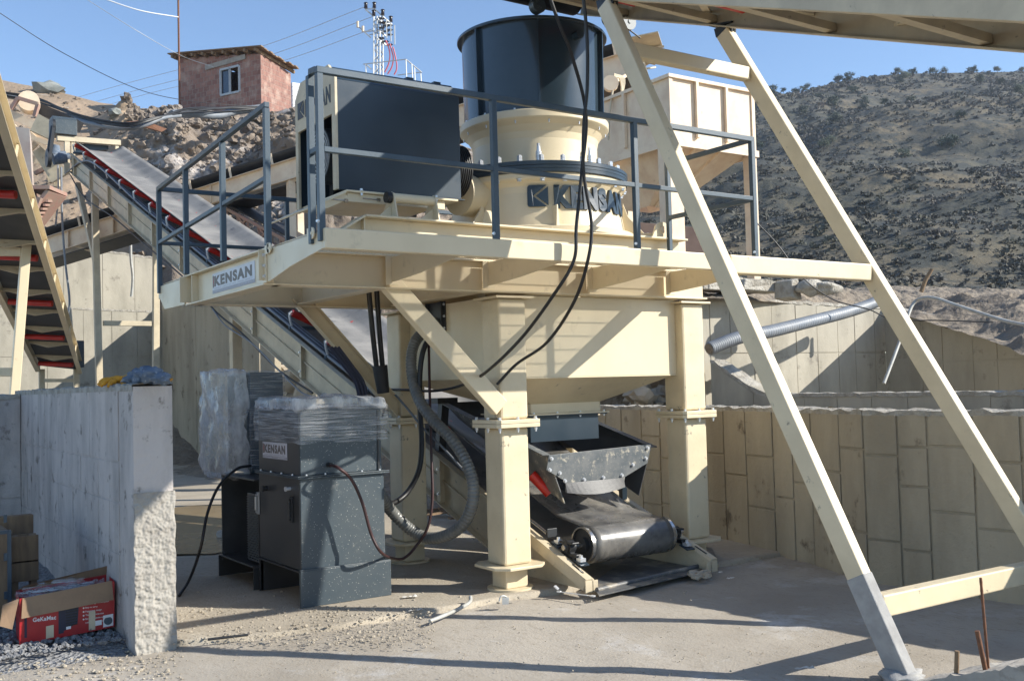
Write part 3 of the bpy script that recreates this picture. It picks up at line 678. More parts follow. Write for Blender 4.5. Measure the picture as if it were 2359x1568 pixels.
b=MB(); channel(b,(3.86,9.52,2.74),(5.02,9.52,1.50),.15,.07,(0,-1,0),.012,up=(1,0,1)); b.build('diagonal_brace',M['cream'],plat,bevel=.003)
# ---- railing
rl=thing('guard_railing',(4.9,6.43,2.89),'slate grey tube railing around the crusher walkway','railing')
def rpart(p,q,nm,s=.045,up=(0,0,1)):
    mb=MB(); mb.bar(p,q,s,s,up=up); return mb.build(nm,M['rail'],rl,bevel=.004)
zr=3.965
for x in(2.81,4.213,5.600,6.99):
    o=rpart((x,YO+.01,2.80),(x,YO+.01,zr-.023),'post',.045,(0,1,0)); boltobj((x-.03,YO-.01,2.93),(-1,-.4,0),o,.009,.012)
rpart((2.787,YO+.01,zr),(7.012,YO+.01,zr-.01),'top_rail'); rpart((2.833,YO+.01,3.425),(6.967,YO+.01,3.415),'middle_rail',.038)
lefts=[(6.60,3.985),(7.44,3.96),(8.47,3.915),(9.52,3.885),(10.42,3.84)]
for y,z in lefts:
    rpart((2.81,y,2.895 if 7<y<10 else 2.80),(2.81,y,z-.02),'post',.045,(0,1,0))
rpart((2.81,YO+.034,3.975),(2.81,6.58,3.985),'top_rail',.042); rpart((2.81,YO+.034,3.43),(2.81,6.58,3.43),'middle_rail',.036); rpart((2.81,7.42,3.965),(2.81,10.44,3.84),'top_rail',.042); rpart((2.81,7.46,3.41),(2.81,10.44,3.30),'middle_rail',.036)
rpart((2.835,10.42,3.84),(7.0,10.42,3.84),'top_rail',.042); rpart((2.835,10.42,3.30),(7.0,10.42,3.30),'middle_rail',.036)
for x in(4.15,5.6,6.98): rpart((x,10.42,2.80),(x,10.42,3.82),'post',.042,(0,1,0))
for z in(zr-.015,3.41): rpart((6.99,YO+.034,z),(6.99,7.56,z),'side_rail',.04)
rpart((6.99,7.56,2.895),(6.99,7.56,zr),'post',.042,(0,1,0))
# ================================================================ CRUSHER
AX=V((6.08,8.54,0)); CA=math.atan2(-AX.y,-AX.x)
cr=thing('cone_crusher',(6.08,8.54,3.215),'cream cone crusher with a tall slate grey feed drum on the platform','crusher')
def lathe(name,prof,m,par,n=96,smooth=True):
    mb=MB(); mb.lathe(prof,AX,n,smooth=smooth); return mb.build(name,M[m],par,weld=False)
body=lathe('lower_body',[(.0,3.216),(.99,3.216),(.99,3.262),(.92,3.268),(.895,3.29),(.875,3.40),(.858,3.52),(.848,3.60),(.850,3.66),(.875,3.695),(.905,3.718),(.912,3.735),(.912,3.774)],'cream',cr)
ring=lathe('adjustment_ring',[(.70,3.775),(.925,3.775),(.932,3.781),(.932,3.806),(.929,3.809),(.929,3.814),(.932,3.817),(.932,3.840),(.929,3.844),(.934,3.848),(.934,3.879),(.926,3.886),(.60,3.886)],'slate',cr)
bowl=lathe('upper_bowl',[(.70,3.886),(.655,3.90),(.640,3.93),(.636,4.05),(.636,4.17),(.650,4.235),(.690,4.295),(.738,4.330),(.756,4.345),(.760,4.352),(.760,4.415),(.752,4.422),(.5,4.422)],'cream',cr)
drum=lathe('feed_drum',[(.709,4.423),(.721,5.285),(.765,5.287),(.768,5.292),(.768,5.312),(.762,5.317),(.706,5.317),(.694,4.43)],'slategloss',cr)
fl=MB(); fl.lathe([(.0,4.44),(.70,4.44)],AX,48); fl.build('drum_floor',M['darkin'],cr)
for k in range(6):
    a=CA+math.radians(4.5+62*k) if k<6 else 0; u=V((math.cos(a),math.sin(a),0)); mb=MB(); mb.bar(AX+u*.735+V((0,0,4.43)),AX+u*.745+V((0,0,5.284)),.014,.05,up=u); mb.build('rib',M['slategloss'],drum)
a=CA+math.radians(36); u=V((math.cos(a),math.sin(a),0)); mb=MB(); mb.cyl(AX+u*.715+V((0,0,5.16)),AX+u*.80+V((0,0,5.16)),.045,n=20); mb.cyl(AX+u*.80+V((0,0,5.16)),AX+u*.803+V((0,0,5.16)),.022,n=12); mb.build('lifting_pin',M['slategloss'],drum)
for k in range(26):
    a=CA+2*math.pi*(k+.3)/26; u=V((math.cos(a),math.sin(a),0)); q=MB(); c=AX+u*.855+V((0,0,3.887))
    q.cyl(c,c+V((0,0,.034)),.026,n=6,smooth=False); q.cyl(c+V((0,0,.036)),c+V((0,0,.062)),.025,n=6,smooth=False); q.cyl(c+V((0,0,.062)),c+V((0,0,.072)),.018,.008,n=10); q.build('clamp_nut',M['zinc'],ring)
for k in range(26):
    a=CA+2*math.pi*(k+.3)/26
    if abs((a-CA+math.pi)%(2*math.pi)-math.pi)>1.9: continue
    u=V((math.cos(a),math.sin(a),0)); q=MB(); hexbolt(q,AX+u*.895+V((0,0,3.722)),(0,0,-1),.022,.022); q.build('bolt',M['zinc'],body)
for k in range(14):
    a=CA+2*math.pi*(k+.45)/14; u=V((math.cos(a),math.sin(a),0)); q=MB(); hexbolt(q,AX+u*.722+V((0,0,4.335)),(0,0,-1),.011,.014,True,.02); hexbolt(q,AX+u*.735+V((0,0,4.424)),(0,0,1),.010,.012); q.build('bolt',M['zinc'],bowl)
for da in(3,50,-140): # spring studs
    a=CA+math.radians(da); u=V((math.cos(a),math.sin(a),0)); q=MB(); c=AX+u*.70+V((0,0,3.90))
    for j in range(6): q.cyl(c+V((0,0,.02+j*.017)),c+V((0,0,.03+j*.017)),.030,n=14)
    q.cyl(c,c+V((0,0,.13)),.022,n=12); q.cyl(c+V((0,0,.13)),c+V((0,0,.165)),.018,n=12); q.cyl(c+V((0,0,.165)),c+V((0,0,.195)),.017,n=6,smooth=False); q.build('clamp_stud',M['zinc'],ring)
for da in(-36,84,150,-120): # gusset feet
    a=CA+math.radians(da); u=V((math.cos(a),math.sin(a),0)); q=MB(); t=V((-u.y,u.x,0))
    q.prism([AX+u*.86+V((0,0,3.27)),AX+u*1.10+V((0,0,3.27)),AX+u*.93+V((0,0,3.46)),AX+u*.88+V((0,0,3.60))],t*.025); q.bar(AX+u*.90+V((0,0,3.245)),AX+u*1.20+V((0,0,3.245)),.24,.05); q.build('gusset_foot',M['cream'],body,bevel=.006)
    boltobj(AX+u*1.12+V((0,0,3.272))+t*.07,(0,0,1),body,.016,.02)
# lugs in front of the body
for x in(4.93,):
    q=MB(); q.prism([(x,7.60,3.216),(x,7.78,3.216),(x,7.74,3.33),(x,7.70,3.36),(x,7.66,3.33)],(.05,0,0)); q.build('stop_lug',M['cream'],plat,bevel=.006)
q=MB(); q.box((5.62,7.66,3.216),(5.72,7.74,3.255)); q.prism([(5.70,7.69,3.256),(5.71,7.69,3.47),(5.725,7.69,3.47),(5.74,7.69,3.256)],(0,.08,0)); q.build('stop_lug',M['cream'],plat,bevel=.004)
# counter shaft housing + belts
q=MB(); q.cyl((5.05,8.35,3.62),(5.35,8.42,3.62),.20,n=32); q.build('countershaft_housing',M['cream'],cr)
# lettering on body
def onbody(vs,arc0,z0,r0=.8625):
    out=[]
    for v in vs:
        r=r0+.10*max(0,(3.60-(z0+v.y)))*.9+v.z; a=(arc0+v.x)/.86; out.append(AX+V((r*math.cos(a),r*math.sin(a),z0+v.y)))
    return out
def subdivx(poly,ext,n=10):
    """thick polygon strip densified along x so that it bends"""
    bm=bmesh.new(); lo=[bm.verts.new((x,y,-.004)) for x,y in poly]; bm.faces.new(lo)
    r=bmesh.ops.extrude_face_region(bm,geom=bm.faces[:]); 
    for v in [g for g in r['geom'] if isinstance(g,bmesh.types.BMVert)]: v.co.z=ext
    xs=[p[0] for p in poly]; a,b_=min(xs),max(xs)
    for k in range(1,n): bmesh.ops.bisect_plane(bm,geom=bm.verts[:]+bm.edges[:]+bm.faces[:],plane_co=(a+(b_-a)*k/n,0,0),plane_no=(1,0,0))
    bm.verts.index_update(); vs=[v.co.copy() for v in bm.verts]; fs=[[v.index for v in f.verts] for f in bm.faces]; bm.free(); return vs,fs
em=MB(); h=.205; w_=.192; c=.022
left=[(c,0),(w_*.93,0),(w_*.25,h*.5),(w_*.93,h),(c,h),(.006,h-.006),(0,h-c),(0,c),(.006,.006)]
right=[(w_,h*.07),(w_,h*.93),(w_*.42,h*.5)]
for poly in(left,right):
    vs,fs=subdivx(poly,.012); em.add(onbody(vs,-1.962,3.457),fs)
em.build('emblem',M['slate'],body)
vs,fs=textmesh('KENSAN',.286,.012,.019,1.16); xm=max(v.x for v in vs); ym=max(v.y for v in vs)
lt=MB(); vs=[V((v.x/xm*.945,v.y*.208/ym,v.z)) for v in vs]; lt.add(onbody(vs,-1.715,3.457),fs); lt.build('lettering',M['slate'],body)
# ================================================================ MOTOR AND GUARD
mt=thing('drive_motor_guard',(4.2,8.45,3.46),'slate grey belt guard box with a cream front panel around the drive motor','machine guard')
gx0,gx1,gy0,gy1=3.63,4.83,7.95,8.80
b=MB(); t=.008
b.box((gx0,gy0,3.49),(gx1,gy0+t,4.42)); b.box((gx0,gy1-t,3.45),(gx1,gy1,4.42)); 
b.prism([(gx0,gy0,4.421),(gx0,gy0+.13,4.56),(gx0,gy1-.13,4.56),(gx0,gy1,4.421),(gx0,gy1-.01,4.421),(gx0,gy1-.135,4.55),(gx0,gy0+.135,4.55),(gx0,gy0+.01,4.421)],(gx1-gx0,0,0))
b.box((gx1-t,gy0+t,4.0),(gx1,gy1-t,4.42)); b.prism([(gx1-t,gy0+.01,4.42),(gx1-t,gy0+.135,4.55),(gx1-t,gy1-.135,4.55),(gx1-t,gy1-.01,4.42)],(t,0,0))
b.box((gx0,gy0-.012,3.478),(gx1+.03,gy0+.03,3.489))
b.build('cover',M['slate'],mt,bevel=.004)
for x in(4.38,4.66): b=MB(); b.box((x,8.10,4.561),(x+.07,8.16,4.585)); b.build('lid_clip',M['slate'],mt)
b=MB(); xx=gx0-.028
out=[(gy0-.01,3.48),(gy0-.01,4.43),(gy0+.12,4.57),(gy1-.12,4.57),(gy1+.01,4.43),(gy1+.01,3.40),(gy1-.05,3.40),(gy1-.05,4.13),(gy0+.06,4.13),(gy0+.06,3.48)]
b.prism([(xx,y,z) for y,z in out],(.026,0,0)); pnl=b.build('front_panel',M['dustcream'],mt,bevel=.004)
b=MB()
ym=gy1-.06
hh=.15
for poly in([(0,0),(hh*.93,0),(hh*.3,hh*.5),(hh*.93,hh),(0,hh)],[(hh,hh*.08),(hh,hh*.92),(hh*.42,hh*.5)]):
    b.prism([(xx-.001,ym-px_,4.24+pz_) for px_,pz_ in poly],(-.003,0,0))
b.build('emblem',M['black'],pnl)
b=MB(); text_on(b,'KENSAN',(xx-.0015,ym-.17,4.24),(0,-1,0),(0,0,1),.205,.0012,.008,1.14,width=.55); b.build('lettering',M['black'],pnl)
b=MB(); b.cyl((3.72,8.42,3.86),(4.60,8.42,3.86),.23,n=40)
for k in range(26):
    a=2*math.pi*k/26; u=V((0,math.cos(a),math.sin(a))); b.bar(V((3.82,8.42,3.86))+u*.235,V((4.5,8.42,3.86))+u*.235,.006,.035,up=u)
b.cyl((3.66,8.42,3.86),(3.80,8.42,3.86),.245,n=48); mot=b.build('motor',M['darkin'],mt)
b=MB()
for r_ in(.05,.08,.11,.14,.17,.20): b.lathe([(r_-.004,0),(r_+.004,0)],(0,0,0),40)
vs=[V((3.655,8.42+v.x,3.86+v.y)) for v in b.v]; b.v=vs; b.build('fan_grille',M['galv'],mot)
b=MB(); b.lathe([(.222,0),(.24,0)],(0,0,0),48); b.v=[V((3.654,8.42+v.x,3.86+v.y)) for v in b.v]; b.build('cowl_ring',M['duststeel'],mot)
b=MB(); b.box((3.85,8.2,3.47),(4.5,8.28,3.70)); b.box((3.85,8.56,3.47),(4.5,8.64,3.70)); b.build('motor_foot',M['darkin'],mot)
b=MB()
for k in range(6): x=4.86+k*.022; b.cyl((x,8.22,3.80),(x+.008,8.22,3.80),.245,n=48); b.cyl((x+.008,8.22,3.80),(x+.022,8.22,3.80),.228,n=48,cap=False)
b.build('grooved_pulley',M['blackiron'],mt)
# motor base with pivot tube
b=MB(); b.prism([(3.42,7.98,3.30),(3.66,7.80,3.44),(4.86,7.80,3.44),(4.86,9.0,3.44),(3.66,9.0,3.44),(3.42,8.9,3.30)],(0,0,.016)) if False else None
b=MB(); b.box((3.64,7.82,3.440),(4.72,8.95,3.458)); b.bar((3.66,8.385,3.446),(3.36,8.385,3.30),1.1,.016); b.bar((3.66,7.86,3.40),(4.6,7.86,3.40),.016,.075); b.bar((3.36,7.86,3.27),(3.66,7.86,3.41),.014,.06)
b.build('motor_base_plate',M['cream'],mt,bevel=.004)
b=MB(); b.cyl((3.985,7.70,3.395),(4.40,7.70,3.395),.042,n=28); b.build('pivot_tube',M['cream'],mt)
b=MB(); b.cyl((3.94,7.70,3.395),(3.985,7.70,3.395),.047,n=28); b.build('tube_cap',M['black'],mt)
for x in(3.99,4.39):
    b=MB(); b.prism([(x,7.60,3.216),(x,7.92,3.216),(x,7.74,3.43),(x,7.70,3.447),(x,7.66,3.43)],(.014,0,0)); b.prism([(x-.14,7.70,3.216),(x,7.70,3.216),(x,7.70,3.33)],(0,.012,0)); b.build('pivot_lug',M['cream'],mt,bevel=.003)
for p in((3.78,7.83,3.459),(4.5,7.83,3.459)): q=MB(); hexbolt(q,p,(0,0,1),.012,.014); hexbolt(q,(p[0],p[1],3.439),(0,0,-1),.012,.016); q.build('bolt',M['zinc'],mt)
b=MB(); b.cyl((3.33,7.80,3.06),(3.33,7.80,3.34),.016,n=10); b.cyl((3.33,7.80,3.30),(3.33,7.80,3.325),.035,n=6,smooth=False); b.box((3.29,7.76,2.90),(3.37,7.84,3.08)); b.build('tension_screw',M['blackiron'],mt)
for p,d in(((3.50,7.85,3.37),(1,0,-.02)),((3.80,7.85,3.40),(1,0,-.02))): q=MB(); q.cyl(p,V(p)+V(d)*.13,.006,n=8); q.cyl(V(p)+V(d)*.13,V(p)+V(d)*.16,.016,n=6,smooth=False); q.build('stud',M['steel'],mt)
# ================================================================ DISCHARGE HOPPER
hp=thing('discharge_hopper',(6.2,8.6,1.5),'large cream box hopper hanging between the columns under the crusher','hopper')
hx0,hx1,hy0,hy1=5.08,7.30,7.68,9.62; hz=1.865; ox0,ox1,oy0,oy1=5.72,6.52,8.2,8.9; oz=1.60
b=MB(); b.box((hx0,hy0,hz),(7.139,hy0+.01,2.606)); b.box((hx0,hy0+.011,hz),(hx0+.01,9.45,2.606)); b.box((7.2,hy0+.2,hz),(7.21,9.44,2.606)); b.box((hx0,hy1-.01,hz),(7.139,hy1,2.606)); b.build('wall',M['cream'],hp,bevel=.002)
b=MB(); T=[(hx0,hy0,hz),(7.139,hy0,hz),(7.139,9.60,hz),(hx0,9.60,hz)]; B_=[(ox0,oy0,oz),(ox1,oy0,oz),(ox1,oy1,oz),(ox0,oy1,oz)]
b.add([V(p) for p in T+B_],[(i,(i+1)%4,(i+1)%4+4,i+4) for i in range(4)]); b.add([V(p)+V((0,0,.012)) for p in T+B_],[(i,(i+1)%4,(i+1)%4+4,i+4) for i in range(4)]); b.build('cone_plate',M['creamlow'],hp)
b=MB(); b.box((hx0-.004,hy0-.006,hz-.012),(7.138,hy0+.012,hz-.001)); b.build('edge_strip',M['cream'],hp)
b=MB(); b.box((ox0-.02,oy0-.02,1.515),(ox1+.02,oy0-.012,1.61)); b.box((ox0-.02,oy1+.012,1.515),(ox1+.02,oy1+.02,1.61)); b.box((ox0-.028,oy0-.02,1.515),(ox0-.021,oy1+.02,1.61)); b.box((ox1+.021,oy0-.02,1.515),(ox1+.028,oy1+.02,1.61))
b.box((ox0-.09,oy0-.09,1.500),(ox1+.09,oy0-.021,1.514)); b.box((ox0-.09,oy1+.021,1.500),(ox1+.09,oy1+.09,1.514)); b.box((ox0-.09,oy0-.02,1.500),(ox0-.029,oy1+.02,1.514)); b.box((ox1+.029,oy0-.02,1.500),(ox1+.09,oy1+.02,1.514)); co=b.build('outlet_collar',M['cream'],hp,bevel=.002)
for x in(5.70,5.98,6.26,6.56): q=MB(); hexbolt(q,(x,oy0-.06,1.515),(0,0,1),.010,.010); hexbolt(q,(x,oy0-.06,1.485),(0,0,-1),.010,.012); q.build('bolt',M['zinc'],co)
b=MB(); b.box((ox0-.06,oy0-.055,1.245),(ox1-.03,oy0-.047,1.498)); b.box((ox0-.06,oy0-.046,1.245),(ox0-.052,oy1,1.498)); b.box((ox0-.09,oy0-.09,1.488),(ox1+.06,oy0-.02,1.499)); b.build('rubber_skirt',M['slate'],hp,bevel=.002)
q1=gx(985,700,hx0-.01); q2=gx(1027,762,hx0-.01)
b=MB(); b.box((hx0-.016,q2.y+.0,q2.z),(hx0-.004,q1.y,q1.z)); b.box((hx0-.05,q2.y+.02,q2.z),(hx0-.017,q2.y+.035,q1.z)); b.box((hx0-.05,q1.y-.035,q2.z),(hx0-.017,q1.y-.02,q1.z)); ap=b.build('hose_entry_plate',M['darkin'],hp,bevel=.002)
for z in(q2.z+.03,(q1.z+q2.z)/2,q1.z-.03):
    for y in(q2.y+.01,q1.y-.01): boltobj((hx0-.017,y,z),(-1,0,0),ap,.010,.008)
# ================================================================ MAIN CONVEYOR
cv=thing('belt_conveyor',(6.25,17,0),'long cream belt conveyor with red rollers climbing away under the crusher','conveyor')
KS=.372; zl=lambda y:.12+KS*(y-7.1)
XN,XF=5.55,6.95; YH=28.9
for X,sd in((XN,-1),(XF,1)):
    b=MB(); b.prism([(X,7.1,.004),(X,7.1,.115),(X,YH,zl(YH)),(X,YH,zl(YH)-.5),(X,8.2,.004)],(sd*.012,0,0))
    x0,x1=(X+sd*.013,X+sd*.085)
    for off,y0 in((-.006,7.1),(-.494,8.36),):
        p=V(((x0+x1)/2,y0,zl(y0)+off)); q=V(((x0+x1)/2,YH,zl(YH)+off)); b.bar(p,q,abs(x1-x0),.012)
    p=V((X+sd*.025,9.0,zl(9.0)-.25)); q=V((X+sd*.025,YH,zl(YH)-.25)); b.bar(p,q,.024,.022)
    b.box((X+sd*.086,7.10,.0),(X-sd*.05,7.115,.10)); b.bar((X+sd*.036,7.12,.062),(X+sd*.036,8.3,zl(8.3)-.065),.098,.10)
    s_=b.build('side_frame',M['dustcream'],cv,bevel=.002)
    y=9.6
    while y<28.5:
        q=MB(); q.box((X+sd*.013,y,zl(y)-.482),(X+sd*.075,y+.012,zl(y)-.018)); q.box((X+sd*.076,y-.03,zl(y)-.46),(X+sd*.083,y+.04,zl(y)-.03)) ; k=q.build('stiffener',M['dustcream'],s_)
        if sd<0 and y<20:
            for dz in(-.12,-.38): boltobj((X+sd*.084,y+.005,zl(y)+dz),(-1,0,0),k,.014,.014)
        y+=1.87
def troughpt(u,y):
    """belt cross section; u in -1..1"""
    tr=min(1,max(0,(y-8.0)/2.2)); wd=.60-.14*(1-tr); x=6.25+u*wd; z=zl(y)+.13+.20*tr*max(0,(abs(u)-.42)/.58)
    return x,z
def beltmesh():
    mb=MB(); ys=[7.62+.3*i for i in range(int((YH-7.62)/.3)+1)]+[YH]; NU=14; vs=[]
    top=[]
    for y in ys:
        row=[]
        for k in range(NU+1):
            u=-1+2*k/NU; x,z=troughpt(u,y); z+=.006*noise.noise(V((x*3,y*1.3,2)));
            # ease to the tail pulley
            row.append(V((x,y,z)))
        top.append(row)
    # wrap round tail pulley: centre
    c=V((0,7.5,.335)); R_=.172; ang=[math.radians(a) for a in (100,115,130,150,170,190,210,230,250,265)]
    wrap=[[V((6.25+(-1+2*k/NU)*.46,c.y+R_*math.cos(a),c.z+R_*math.sin(a))) for k in range(NU+1)] for a in ang[::-1]]
    for row in top[:1]:
        for k,v in enumerate(row): row[k]=V((6.25+(-1+2*k/NU)*.46,7.55,c.z+.168))
    bot=[[V((6.25+(-1+2*k/NU)*.48,y,(zl(y)-.18) if y>8.1 else lerp(c.z-R_+.004,zl(8.1)-.18,max(0,(y-7.55)/.55)))) for k in range(NU+1)] for y in [28.6,24,20,16,12,9.5,8.1,7.6]]
    rows=bot+wrap+top
    n=NU+1
    for r in rows: mb.v+=r
    for j in range(len(rows)-1):
        for i in range(NU): mb.f.append([j*n+i,j*n+i+1,(j+1)*n+i+1,(j+1)*n+i]); mb.sm.append(True)
    o=mb.build('belt',M['belt'],cv,origin=(6.25,17,0)); 
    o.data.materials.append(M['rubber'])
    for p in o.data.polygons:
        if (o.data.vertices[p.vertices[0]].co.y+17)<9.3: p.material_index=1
    s=o.modifiers.new('thick','SOLIDIFY'); s.thickness=.012; s.offset=-1
beltmesh()
tl=MB(); tl.cyl((5.745,7.5,.335),(6.755,7.5,.335),.163,n=48,cap=False); tl.lathe([(0,0)],(0,0,0)); 
tl.build('tail_pulley',M['steel'],cv)
tp=bpy.data.objects['tail_pulley']
for x,s_ in((5.747,1),(6.753,-1)):
    q=MB(); q.cyl((x+s_*.03,7.5,.335),(x+s_*.04,7.5,.335),.160,n=40); q.cyl((x-s_*.01,7.5,.335),(x+s_*.03,7.5,.335),.07,n=24); q.build('pulley_hub',M['darkin'],tp)
    q=MB(); q.lathe([(.150,0),(.166,0)],(0,0,0),48); q.v=[V((x-s_*.001,7.5+v.x,.335+v.y)) for v in q.v]; q.build('pulley_rim',M['steel'],tp)
q=MB(); q.cyl((5.53,7.5,.335),(6.97,7.5,.335),.024,n=20); q.build('axle',M['steel'],tp)
for x in(5.60,6.87):
    q=MB(); q.cyl((x-.035,7.5,.335),(x+.035,7.5,.335),.062,n=24); q.cyl((x-.045,7.5,.335),(x+.045,7.5,.335),.045,n=24); q.box((x-.03,7.36,.245),(x+.03,7.64,.285)); q.box((x-.028,7.45,.27),(x+.028,7.55,.335)); q.box((x-.04,7.40,.365),(x+.04,7.60,.385))
    bl=q.build('bearing_block',M['blackiron'],cv,bevel=.006)
    for y in(7.33,7.66): q=MB(); q.bar((x,y-.055,zl(y)+.012-.02),(x,y+.055,zl(y)+.012+.02),.10,.014); q.build('slide_plate',M['slate'],cv,bevel=.003); q=MB(); q.box((x-.03,y-.03,zl(y)+.02),(x+.03,y+.03,zl(y)+.052)); hexbolt(q,(x,y,zl(y)+.053),(0,0,1),.016,.02); q.build('clamp_bolt',M['zinc'],bl)
q=MB(); q.cyl((5.56,7.78,zl(7.78)+.06),(5.56,8.35,zl(8.35)+.06),.014,n=12); q.build('take_up_screw',M['steel'],cv)
q=MB(); q.bar((5.60,7.76,zl(7.76)+.03),(5.60,7.76,zl(7.76)+.11),.11,.014,up=(0,1,0)); q.build('take_up_plate',M['darkin'],cv,bevel=.004)
# slots on the box ends
for x in(XN-.036,XF+.036):
    q=MB(); q.bar((x,7.19,zl(7.19)+.0085-.006),(x,7.34,zl(7.34)+.0085-.006),.016,.006); q.build('slot',M['black'],cv)
# idlers
def idler(y):
    r=thing('idler_set',(6.25,y,zl(y)),None,'x'); del r['category']
    r=MB(); r.bar((XN,y,zl(y)+.03),(XF,y,zl(y)+.03),.05,.05); ob=r.build('idler_frame',M['rail'],cv)
    for s_ in(-1,1):
        q=MB(); q.cyl((6.25+s_*.25,y,zl(y)+.075),(6.25+s_*.655,y,zl(y)+.245),.052,n=16); q.build('roller',M['red'],ob)
        q=MB(); q.tube([(6.25+s_*.66,y-.01,zl(y)+.26),(6.25+s_*.70,y-.01,zl(y)+.24),(6.25+s_*.685,y-.01,zl(y)+.14),(6.25+s_*.66,y-.01,zl(y)+.04)],.017,6); q.build('roller_hook',M['galv'],ob)
    q=MB(); q.cyl((6.25-.23,y+.06,zl(y)+.068),(6.25+.23,y+.06,zl(y)+.068),.052,n=16); q.build('roller',M['red'],ob)
for o in list(bpy.data.objects):
    if o.name.startswith('idler_set'): bpy.data.objects.remove(o)
def idler2(y):
    r=MB(); r.bar((XN+.001,y,zl(y)+.03),(XF-.001,y,zl(y)+.03),.05,.05); ob=r.build('idler_frame',M['rail'],cv)
    for s_ in(-1,1):
        q=MB(); q.cyl((6.25+s_*.25,y,zl(y)+.075),(6.25+s_*.655,y,zl(y)+.245),.052,n=16); q.build('roller',M['red'],ob)
        q=MB(); q.tube([(6.25+s_*.66,y-.01,zl(y)+.26),(6.25+s_*.70,y-.01,zl(y)+.24),(6.25+s_*.685,y-.01,zl(y)+.14),(6.25+s_*.66,y-.01,zl(y)+.055)],.020,6); q.build('roller_hook',M['galv'],ob)
    q=MB(); q.cyl((6.25-.23,y+.06,zl(y)+.068),(6.25+.23,y+.06,zl(y)+.068),.052,n=16); q.build('roller',M['red'],ob)
for k in range(16): idler2(28.75-1.235*k)
for y in(12,16,20,24,27.5):
    q=MB(); q.bar((XN+.001,y,zl(y)-.3),(XF-.001,y,zl(y)-.3),.06,.06); q.build('cross_tube',M['dustcream'],cv)
    q=MB(); q.cyl((XN+.05,y+.4,zl(y+.4)-.24),(XF-.05,y+.4,zl(y+.4)-.24),.045,n=14); q.build('return_roller',M['red'],cv)
# head end: drive, guard box, frame
def trap(x,y,z): return V((x,y,z))
zh=zl(YH)
G=lambda px,py,Y=29.35: gy(px,py,Y)
hd=thing('x',(0,0,0),None,'x'); bpy.data.objects.remove(hd)
q=MB(); q.bar(G(131,319),G(277,330),.16,.14); a_=G(154,325); b_=G(154,398); q.bar(a_,b_,.13,.13,up=(0,1,0)); a_=G(170,328); b_=G(170,345); q.bar(G(168,327),G(168,372),.10,.10,up=(0,1,0)); q.bar(G(269,333),G(269,352),.09,.09,up=(0,1,0)); q.build('head_frame',M['dustcream'],cv,bevel=.004)
q=MB(); p=G(172,330,29.5); r_=G(250,344,29.5); q.prism([p,G(250,336,29.5),r_,G(172,352,29.5)],(0,.5,0)); q.build('head_hood',M['slate'],cv)
q=MB(); p=G(122,272,29.2); r_=G(178,312,29.2); q.box((p.x,29.2,r_.z),(r_.x,29.8,p.z)); q.prism([(p.x,29.2,p.z+.001),(p.x,29.3,p.z+.09),(p.x,29.7,p.z+.09),(p.x,29.8,p.z+.001)],(r_.x-p.x,0,0)); q.build('drive_cover',M['tank'],cv,bevel=.01)
p=G(119,291,29.1); q=MB(); q.cyl(p,p+V((.07,0,0)),.20,n=28); q.build('drive_sheave',M['blackiron'],cv)
p2=G(107,364,29.1); q=MB(); q.cyl(p2,p2+V((.10,0,0)),.24,n=28); q.build('drive_sheave',M['blackiron'],cv)
q=MB()
for s_ in(-.2,.2): q.bar(p2+V((.05,s_,0)),p+V((.03,s_*.8,0)),.07,.05,up=(0,1,0))
q.cyl(p2+V((.05,0,.02)),p+V((.04,0,0)),.07,n=8); q.build('drive_belts',M['black'],cv)
q=MB(); c=G(122,365); q.cyl(c,G(152,362),.17,n=20); q.cyl(G(127,358),G(129,335),.16,.09,n=16); q.cyl(G(150,362),G(160,360),.11,n=14); q.build('gear_motor',M['denim'],cv)
# trestle legs
q=MB(); q.bar((5.62,26.1,-.05),(5.52,26.1,zl(26.1)-.52),.15,.15,up=(0,1,0)); q.build('leg',M['dustcream'],cv,bevel=.01)
q=MB(); q.bar((6.88,26.1,-.05),(6.98,26.1,zl(26.1)-.52),.15,.15,up=(0,1,0)); q.build('leg',M['dustcream'],cv,bevel=.01)
q=MB(); g=gx(218,600,5.55); g2=gx(178,425,5.55); q.bar((5.56,g.y-.05,g.z),(5.56,g2.y,g2.z),.15,.12,up=(1,0,0)); q.build('leg_brace',M['dustcream'],cv,bevel=.008)
q=MB(); g=gx(222,746,5.6); q.bar((5.69,26.1,g.z),(6.82,26.1,g.z),.10,.12); q.build('leg_cross_bar',M['dustcream'],cv,bevel=.006)
q=MB(); q.bar((6.9,26.1,zl(26)-1.6),(6.3,26.1,zl(26)-.55),.12,.10); q.build('leg_brace',M['dustcream'],cv)
for X in(XN,XF):
    q=MB(); q.bar((X,16.2,-.05),(X,16.2,zl(16.2)-.5),.16,.16,up=(0,1,0)); q.build('leg',M['dustcream'],cv,bevel=.01)
q=MB(); q.bar((XN+.08,16.2,1.4),(XF-.08,16.2,1.4),.1,.1); q.build('leg_cross_bar',M['dustcream'],cv)
